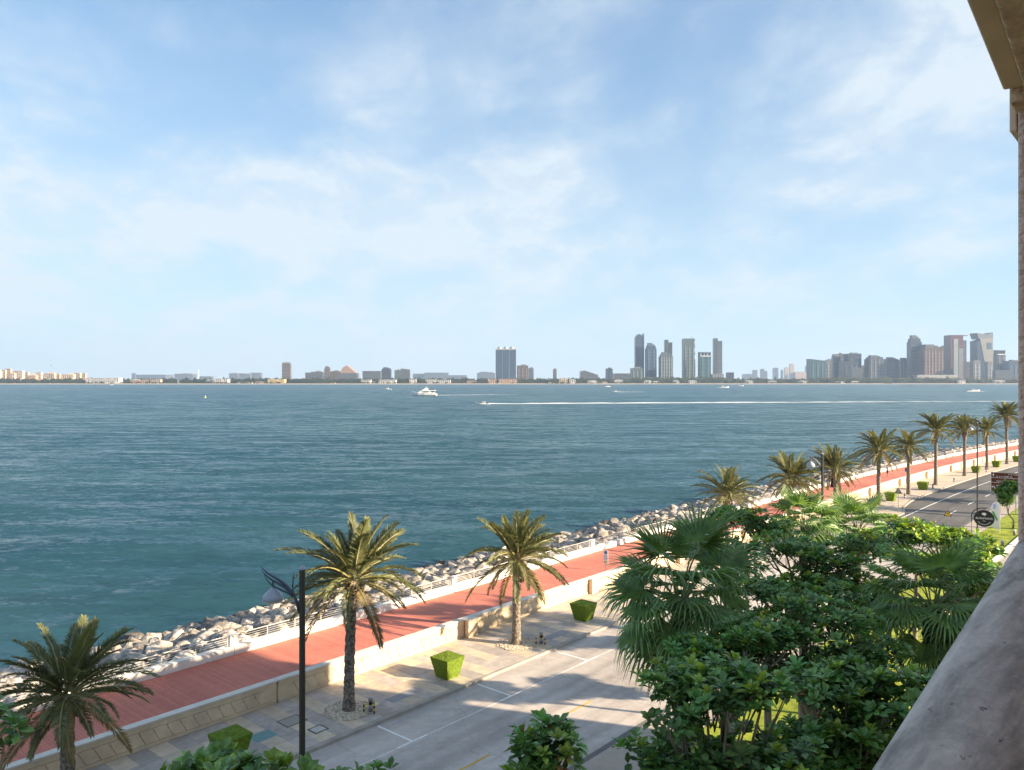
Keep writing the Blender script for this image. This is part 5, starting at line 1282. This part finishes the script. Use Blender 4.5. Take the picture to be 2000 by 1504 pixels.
        q = MB(); q.box((-W * 0.24, -D / 2 - 0.5, H * 0.48), (W * 0.3, 0.9, H * 0.95)); q.build('dark_bay', trim((0.05, 0.055, 0.065)), e)
    elif style == 'domes':
        for i in (-1, 0, 1):
            q = MB(); q.box((i * W * 0.333, 0, H * 0.455), (W * 0.325, D, H * 0.91)); q.build('wing', fm, e)
            q = MB(); q.lathe([(W * 0.11, 0), (W * 0.12, H * 0.03), (W * 0.08, H * 0.075), (W * 0.01, H * 0.09)], 14, (i * W * 0.30, 0, H * 0.915)); q.build('roof_dome', trim((0.30, 0.31, 0.32)), e, True)
        q = MB(); q.box((0, 0, H * 0.925), (W * 1.0, D * 0.95, H * 0.03)); q.build('crown_band', trim((0.38, 0.38, 0.38)), e)
        q = MB(); q.box((0, 0, 2), (W * 1.15, D * 1.2, 9)); q.build('podium', trim((0.35, 0.33, 0.30)), e)
    elif style == 'round':
        pl = [(-W / 2, 0), (W / 2, 0), (W / 2, H * 0.9), (W * 0.4, H), (-W * 0.4, H), (-W / 2, H * 0.9)]
        q.prism(pl, -D / 2, D / 2); q.build('body', fm, e, fix=True)
        q = MB(); q.box((0, -D / 2 - 0.5, H * 0.95), (W * 0.85, 1.0, H * 0.04)); q.build('top_band', trim((0.2, 0.17, 0.14)), e)
    elif style == 'diagonal':
        q.prism([(-W / 2, 0), (W / 2, 0), (W / 2, H * 0.95), (-W / 2, H * 0.84)], -D / 2, D / 2); q.build('body', fm, e, fix=True)
        y = -D / 2 - 1.2
        q = MB(); q.prism([(-W * 0.34, H * 0.90), (W * 0.22, 2), (W / 2, 2), (W / 2, H * 0.92)], y, y + 1.0); q.build('stone_face', facade((0.32, 0.30, 0.26), (0.25, 0.235, 0.20)), e, fix=True)
        q = MB(); q.prism([(-W * 0.52, H), (-W * 0.40, H * 0.88), (W / 2, H * 0.90), (W / 2, H * 1.01), (W * 0.1, H * 0.965)], -D / 2 - 1.4, D / 2 + 1); q.build('swept_roof', trim((0.17, 0.18, 0.21)), e, fix=True)
        q = MB(); q.box((W * 0.27, y - 0.6, H * 0.74), (W * 0.26, 1.0, H * 0.13)); q.build('square_window', trim((0.04, 0.10, 0.16)), e)
    elif style == 'redcap':
        q.box((-W * 0.11, 0, H / 2), (W * 0.78, D, H)); q.build('body', fm, e)
        q = MB(); q.box((W * 0.38, 0, H * 0.445), (W * 0.24, D * 0.95, H * 0.89)); q.build('side_wing', facade(*G_GREY), e)
        q = MB(); q.box((-W * 0.18, -D / 2 - 0.8, H * 0.47), (W * 0.28, 1.4, H * 0.90)); q.build('glass_bay', facade((0.36, 0.40, 0.38), (0.14, 0.17, 0.17)), e)
        q = MB(); q.box((W * 0.14, -D / 2 - 0.6, H * 0.36), (W * 0.28, 1.0, H * 0.72)); q.build('grey_bay', facade((0.26, 0.27, 0.30), (0.10, 0.11, 0.13)), e)
        q = MB(); q.box((W * 0.1, 0, H - 1.5), (W * 1.08, D * 0.8, 3)); q.build('roof_blade', trim((0.25, 0.12, 0.10)), e)
    elif style == 'dome':
        q.box((0, 0, H * 0.28), (W, D, H * 0.56)); q.build('body', fm, e)
        q = MB(); pl = [(-W * 0.46, H * 0.56), (W * 0.5, H * 0.52), (W * 0.2, H * 0.78), (-W * 0.06, H), (-W * 0.3, H * 0.88)]; q.prism(pl, -D * 0.45, D * 0.45); q.build('hipped_roof', trim((0.30, 0.20, 0.145)), e, fix=True)
    if style in ('arch', 'step', 'scallop', 'notch', 'frame', 'round', 'redcap', 'box') and H > 75 and Z < 5000:
        nb = max(4, int(H / 17))
        for i in range(1, nb):
            q = MB(); q.box((0, -D / 2 - 0.3, H * 0.85 * i / nb), (W * 0.98, 0.9, 1.6)); q.build('floor_band', trim(tuple(c * 1.7 for c in g[0])), e)
    for i in range(fins):
        x = -W / 2 + W * (i + 0.5) / fins; hh = H * 0.84
        q = MB(); q.box((x, -D / 2 - 0.7, hh / 2), (W / fins * 0.22, 1.3, hh)); q.build('fin', trim(finc or tuple(c * 1.5 for c in g[0])), e)
    return e
# middle group
tower(968, 1008, 677, 'broad blue tower with three little roof domes, left of the tall group', G_BLUE, 3450, 'domes', 0, dfrac=0.4)
tower(1240, 1257, 653, 'tallest slim tower with an arched top', G_BLUE, 3600, 'arch')
tower(1232, 1254.5, 719, 'low greenish block at the foot of the tallest slim tower', G_GREEN, 3450, 'box', 3)
tower(1261, 1281, 670, 'blue glass tower with stepped shoulders next to the tallest slim one', G_BLUE, 3560, 'step', 2)
tower(1298, 1312, 664, 'slim dark tower showing behind the pale gridded one', G_DARK, 3800, 'notch')
tower(1288, 1312.5, 688, 'pale gridded tower with a white corner strip', G_GREEN, 3450, 'step', 5, finc=(0.36, 0.38, 0.37))
tower(1333.5, 1356, 663, 'green-grey tower with scalloped right edge', G_GREEN, 3550, 'scallop', 3)
tower(1365, 1386.5, 688, 'short blue tower with an open frame on its roof', G_TEAL, 3480, 'frame', 2)
tower(1393.5, 1409, 661, 'slim grey tower with a notched top, right of the middle group', G_GREY, 3650, 'notch')
tower(1388, 1411, 731, 'pale low podium below the slim notched tower', G_PALE, 3350, 'low', 4, 'building', name='building')
tower(1419, 1432, 728, 'small dark block right of the slim notched tower', G_DARK, 3400, 'low', 0, 'building', name='building')
tower(1009.5, 1031.5, 714, 'brown-grey block right of the three-domed tower', G_TAN, 3700, 'box', 3, 'building', name='building')
tower(1032, 1042, 719, 'small grey block behind the brown-grey one', G_GREY, 3900, 'box', 0, 'building', name='building')
tower(1080, 1087, 721, 'lone thin block standing between trees', G_GREY, 4200, 'box', 0, 'building', name='building')
tower(1133, 1167, 724, 'long wedge-roofed building left of the small square block', G_GREY, 4000, 'wedge', 0, 'building', name='building')
tower(1183, 1196, 720, 'small square pale block left of the tower group', G_PALE, 3900, 'box', 2, 'building', name='building')
tower(1198, 1230, 730, 'low long block left of the tallest tower foot', G_GREY, 4000, 'low', 0, 'building', name='building')
# right group
tower(1579, 1607, 702, 'teal glass block with a slanted roof, first of the right group', G_TEAL, 3500, 'slant', 3)
tower(1613, 1625, 703, 'pale slim tower right of the teal block', G_PALE, 3800, 'box', 2)
tower(1626, 1639, 692, 'dark rounded tower second right of the teal block', G_DARK, 3700, 'round')
tower(1640, 1651, 690, 'blue-grey tower with a slanted top beside the dark rounded one', G_GREY, 3800, 'slant')
tower(1652, 1678, 691, 'wide brown-edged dark tower with a roof box', G_DARK, 3650, 'box', 2)
tower(1643, 1672, 706, 'lower dark block in front of the wide dark tower', G_DARK, 3560, 'low', 3)
tower(1660, 1682, 719, 'low grey block in front of the wide dark tower', G_GREY, 3450, 'low', 0, 'building', name='building')
tower(1682, 1689.5, 715, 'narrow grey block between two stepped towers', G_GREY, 3800, 'box', 0, 'building', name='building')
tower(1693, 1722.5, 694, 'stepped grey tower with a cap, left of centre in the right group', G_GREY, 3600, 'step', 4)
tower(1728, 1752, 698, 'dark stepped tower with a thin mast edge', G_DARK, 3650, 'step', 3)
tower(1756, 1775, 699, 'grey stepped block leaning against the tallest dark tower', G_GREY, 3700, 'step', 2)
tower(1775, 1796, 655, 'tallest dark navy tower of the right group', ((0.07, 0.085, 0.11), (0.02, 0.03, 0.045)), 3600, 'step', 0)
tower(1797.5, 1835, 673, 'broad brown twin block right of the tallest dark tower', G_BROWN, 3550, 'step', 6, finc=(0.30, 0.21, 0.17))
tower(1835, 1850, 677, 'narrow brown block behind the broad brown one', G_BROWN, 3700, 'box', 2)
tower(1850, 1881, 655, 'red-capped tower with pale glass bays', G_RED, 3550, 'redcap')
tower(1881, 1897, 708, 'low grey block between the red-capped and the diagonal tower', G_GREY, 3800, 'box', 0, 'building', name='building')
tower(1901.5, 1932, 651, 'blue and stone tower cut by a diagonal, with a swept roof', G_BLUE, 3600, 'diagonal')
tower(1898, 1912, 704, 'pale rounded block in front of the diagonal tower', G_PALE, 3480, 'round', 2, 'building', name='building')
tower(1926, 1936, 706, 'second pale block at the right foot of the diagonal tower', G_PALE, 3470, 'round', 2, 'building', name='building')
tower(1932, 1939, 691, 'narrow dark tower right behind the diagonal one', G_DARK, 3800, 'box')
tower(1944, 1960, 684, 'slim grey tower with an open frame top at the far right', G_GREY, 3650, 'frame', 2)
tower(1964.5, 1990, 705, 'bluish block at the right end by the building edge', G_BLUE, 3600, 'box', 3)
tower(1936, 1970, 724, 'low long bluish block at the far right', G_GREY, 3500, 'low', 0, 'building', name='building')
tower(1786, 1862, 733, 'long white waterfront resort below the broad brown block', ((0.62, 0.60, 0.55), (0.10, 0.10, 0.10)), 3250, 'low', 0, 'building', name='building', dfrac=0.3)
# hazy small ones
hz = [(1470, 1478.5, 723, 'hazy thin block left end of the small row'), (1485, 1492, 721, 'hazy thin block second in the small row'), (1492, 1498, 725, 'hazy low block joined to the second of the small row'), (1510, 1519, 719, 'hazy wider block in the middle of the small row'), (1525, 1529, 723, 'hazy tiny block in the small row'), (1532, 1539, 718, 'hazy block left of the pinkish one'), (1542, 1550, 711, 'hazy pinkish tower, tallest of the small row'), (1573, 1579, 715, 'hazy block touching the teal glass block'), (1451, 1468, 731, 'hazy low roof line left of the small row'), (1550, 1573, 727, 'hazy low roof line right of the pinkish tower')]
for x0, x1, y, lab in hz: tower(x0, x1, y, lab, G_SAND if 'pinkish' in lab else G_GREY, 8000, 'box', 0, 'building', 'hazy blocks behind the beach', 'building')
# left part
lf = [(552, 568, 708, 'lone brown tower with rounded shoulders on the left', G_TAN, 3900, 'round'), (597, 609, 727, 'small low grey block left of the spired block', G_GREY, 4100, 'low'), (609, 632, 725, 'grey block left of the stepped dome block', G_GREY, 4000, 'box'),
      (634, 645, 714, 'stepped block with a little dome on top', G_TAN, 3900, 'step'), (645, 666, 724, 'brownish block right of the little dome', G_TAN, 4000, 'box'), (664, 699, 714, 'building with a big orange hipped dome roof', G_GREY, 3900, 'dome'),
      (710, 745, 724, 'long grey block right of the orange dome roof', G_GREY, 4100, 'low'), (746, 764, 716, 'dark blue-grey block above the white villas', G_DARK, 3800, 'step'), (771, 783, 722, 'greenish small block right of the dark one', G_GREEN, 4000, 'box'), (783, 801, 719, 'grey slant-roofed block above the white villas', G_GREY, 3900, 'slant'),
      (807, 829, 728, 'low hazy roofs right of the slant-roofed block', G_GREY, 8200, 'low'), (830, 876, 726, 'long hazy roof line above the white frame villa', G_GREY, 8200, 'low'), (876, 912, 731, 'lowest hazy roof line left of the three-domed tower', G_GREY, 8200, 'low'), (932, 967, 724, 'hazy stepped block left of the three-domed tower', G_GREY, 7600, 'step'),
      (490, 511, 726, 'hazy flat block left of the lone brown tower', G_GREY, 8200, 'low'), (258, 265, 727, 'tiny hazy tower on the far left', G_GREY, 8000, 'box'), (270, 331, 730, 'very long hazy flat block on the left', G_GREY, 8200, 'low'), (345, 380, 728, 'hazy flat block left of the thin mast', G_GREY, 8000, 'box'), (392, 415, 733, 'hazy low block right of the thin mast', G_GREY, 8200, 'low'), (449, 466, 727, 'hazy square block above the palm grove', G_GREY, 8000, 'box'), (468, 490, 727, 'hazy slant-roofed hall above the palm grove', G_GREY, 8100, 'slant')]
for x0, x1, y, lab, g, Z, st in lf: tower(x0, x1, y + (2.2 if Z > 7000 else 1.2 if st in ('low', 'box', 'slant', 'step') else 0), lab, g, Z, st, 0, 'building', None, 'building', dfrac=0.6)
e = empty('radio_mast', (at(388, 740, 3600).x, 3600, 1.5), 0, 'thin white mast on the left skyline', 'mast')
q = MB(); q.tube([(0, 0, 0), (0, 0, 62)], [1.4, 0.6], 6); q.build('shaft', M_whitepl, e); q = MB(); q.lathe([(2.2, 30), (2.2, 32)], 8); q.build('platform', M_whitepl, e)

# ---- waterfront villas and left-hand apartments
def villa(x0, x1, yt, label, wallc, roofc, kind='flat', Z=3130, cat='villa', group=None, storeys=2):
    if cat == 'villa': Z = coast_y(((x0 + x1) / 2 - 1000) * 2.0) + 78; yt += 2.2
    k = Z / F; X = ((x0 + x1) / 2 - 1000) * k; W = (x1 - x0) * k; H = max(4.0, EYE + (HY - yt) * k - 1.0); D = min(34, max(9, W * 0.5))
    e = empty('villa' if cat == 'villa' else 'apartment_block', (X, Z, 1.0), 0, label, cat, group)
    wm = trim(wallc); rnd = random.Random(int(x0 * 7))
    hh = H * (0.86 if kind == 'hip' else 0.97)
    q = MB(); q.box((0, 0, hh / 2), (W, D, hh)); q.build('wall', wm, e)
    if kind == 'hip':
        q = MB(); a, b = W / 2 + 0.6, D / 2 + 0.6
        q.add([(-a, -b, hh), (a, -b, hh), (a, b, hh), (-a, b, hh), (-a * 0.5, 0, H), (a * 0.5, 0, H)], [(0, 1, 5, 4), (1, 2, 5), (2, 3, 4, 5), (3, 0, 4), (3, 2, 1, 0)]); q.build('roof', trim(roofc), e)
    else:
        q = MB(); q.box((0, 0, hh + 0.3), (W + 1.0, D + 1.0, 0.6)); q.build('roof', trim(roofc), e)
    n = max(2, int(W / 7)); st = max(1, int(hh / 4.2))
    for j in range(st):
        for i in range(n):
            if rnd.random() < 0.15: continue
            q = MB(); q.box((-W / 2 + W * (i + 0.5) / n, -D / 2 - 0.02, hh * (j + 0.5) / st), (W / n * 0.55, 0.5, hh / st * 0.55)); q.build('window', M_glassd, e)
    return e
WH = (0.52, 0.51, 0.49); CR = (0.50, 0.40, 0.28); PK = (0.46, 0.31, 0.21); YL = (0.60, 0.44, 0.20)
for x0, x1, y, lab, wc, rc, kd in [
    (172, 236, 736, 'long white terraced villa with slanted arches on the left shore', WH, WH, 'flat'), (256, 274, 739, 'orange-walled villa with a pale roof', PK, WH, 'hip'), (276, 293, 739.5, 'orange-walled villa second from the pale-roofed one', PK, PK, 'hip'), (296, 315, 739, 'cream villa left of the dark tree clump', CR, CR, 'flat'),
    (405, 418, 738.5, 'white cube villa below the hazy low block', WH, WH, 'flat'), (419, 447, 738, 'white villa with many square openings', WH, WH, 'flat'), (466, 492, 744, 'low pale roofs under the palm grove', WH, CR, 'hip'), (525, 557, 738.5, 'yellow villa with two thin towers', YL, YL, 'flat'),
    (500, 520, 743, 'low pale villa left of the yellow one', CR, PK, 'hip'), (646, 655, 745, 'tiny orange hut among dark trees', YL, YL, 'hip'), (706, 725, 739.5, 'white cube villa right of the dark trees', WH, WH, 'flat'), (728, 736, 743, 'small white villa next to the white cube', WH, WH, 'flat'), (741, 774, 739.5, 'wide white villa below the dark blue-grey block', WH, WH, 'flat'),
    (800, 813, 738, 'white villa half in trees left of the frame villa', WH, WH, 'flat'), (832, 852, 739, 'white frame villa with tall open bays behind the yacht', WH, WH, 'flat'), (854, 880, 740, 'long white flat-roofed villa right of the frame villa', WH, WH, 'flat'), (912, 930, 741.5, 'brown villa left of the pink pair', (0.36, 0.27, 0.20), PK, 'hip'),
    (953, 970, 738.5, 'pink villa below the left edge of the three-domed tower', PK, PK, 'flat'), (974, 1010, 738, 'larger pink villa below the three-domed tower', PK, PK, 'flat'), (1071, 1081, 745, 'tiny white hut by the beach', WH, WH, 'flat'), (1092, 1108, 736.5, 'pale villa above the trees left of centre beach', CR, WH, 'flat'), (1112, 1124, 739, 'white roof among trees left of the wedge building', WH, WH, 'hip'),
    (1148, 1166, 741, 'white roofs below the wedge-roofed building', WH, WH, 'hip'), (1168, 1186, 743.5, 'pale slanted beach pavilion', CR, WH, 'hip'), (1200, 1216, 739.5, 'white villas left of the tallest tower foot', WH, WH, 'hip'), (1258, 1272, 741, 'white villa between two tower feet', WH, WH, 'hip'), (1276, 1286, 742, 'white villa below the stepped blue tower', WH, WH, 'hip'),
    (1314, 1326, 741, 'white villa right of the pale gridded tower', WH, WH, 'hip'), (1344, 1360, 741, 'white villa below the scalloped tower', WH, WH, 'hip'), (1456, 1470, 741, 'white villas near the hazy small row', WH, WH, 'hip'), (1500, 1516, 741.5, 'white roofs below the middle of the small row', WH, WH, 'hip'), (1560, 1576, 741.5, 'white villa left of the teal block foot', WH, WH, 'hip'), (1632, 1648, 743, 'white villa under the dark rounded tower', WH, WH, 'hip'),
    (1663, 1676, 742, 'white villa under the wide dark tower', WH, WH, 'hip'), (1870, 1884, 740, 'white villa right of the long resort', WH, WH, 'flat'), (1940, 1960, 740.5, 'white villas at the far right shore', WH, WH, 'hip')]:
    villa(x0, x1, y, lab, wc, rc, kd)
for x in (541, 553):
    pass
ra = random.Random(4)
xs_ = [(-60, -44, 717), (-44, -30, 720), (-30, -14, 716), (-14, 2, 721), (2, 12, 722), (12, 22, 719.5), (21, 30, 727), (28, 46, 724), (46, 56, 726), (56, 72, 731), (70, 82, 727), (82, 96, 729), (94, 108, 727), (106, 118, 730), (117, 132, 731), (132, 146, 729), (146, 158, 728), (158, 168, 729)]
for i, (x0, x1, y) in enumerate(xs_):
    if x1 < -5: continue
    c = [CR, PK, (0.66, 0.50, 0.36), (0.60, 0.47, 0.36)][i % 4]
    nth = ['first', 'second', 'third', 'fourth', 'fifth', 'sixth', 'seventh', 'eighth', 'ninth', 'tenth', 'eleventh', 'twelfth', 'thirteenth', 'fourteenth', 'fifteenth'][sum(1 for q_ in xs_[:i] if q_[1] >= -5)]
    villa(x0, x1, y, '%s %s-roofed apartment block, %s from the left edge on the far shore' % (['cream', 'pinkish', 'sandy', 'tan'][i % 4], ['flat', 'hip'][i % 3 == 0], nth), c, [PK, CR][i % 2], ['flat', 'hip'][i % 3 == 0], 3250 + 40 * (i % 3) + (150 if i > 13 else 0), 'apartment block', 'apartment blocks on the far left shore')
# one far bird
p = at(100, 713.5, 320)
e = empty('bird', p, 0.3, 'tiny dark bird low over the left shore', 'bird')
q = MB(); q.lathe([(0.02, -0.3), (0.10, -0.1), (0.10, 0.12), (0.03, 0.28)], 8); o = q.build('body', pmat('bird_dark', (0.06, 0.06, 0.07), 0.8, 0.1, 4), e, True); o.rotation_euler = (0, R(90), 0)
for sg in (-1, 1):
    q = MB(); q.add([(-0.12, 0, 0), (0.12, 0, 0), (0.05, sg * 0.45, 0.12), (-0.10, sg * 0.45, 0.12), (-0.12, sg * 0.85, 0.04)], [(0, 1, 2, 3), (3, 2, 4)]); q.build('wing', MATS['bird_dark'], e)

# ================================================================== HAZE
def haze():
    mb = MB(); mb.box((0, 4050, 205), (28600, 11800, 418))
    m = bpy.data.materials.new('haze_air'); m.use_nodes = True; t = m.node_tree; t.nodes.clear()
    out = N(t, 'ShaderNodeOutputMaterial'); v = N(t, 'ShaderNodeVolumePrincipled')
    v.inputs['Color'].default_value = (0.50, 0.70, 1.0, 1); v.inputs['Density'].default_value = HAZE; v.inputs['Anisotropy'].default_value = 0.1
    L(t, v.outputs[0], out.inputs['Volume'])
    o = mb.build('haze', m); o['kind'] = 'stuff'; tag(o, 'pale sea haze over the whole bay', 'haze')
    return o
HAZE = 0.000066
haze()
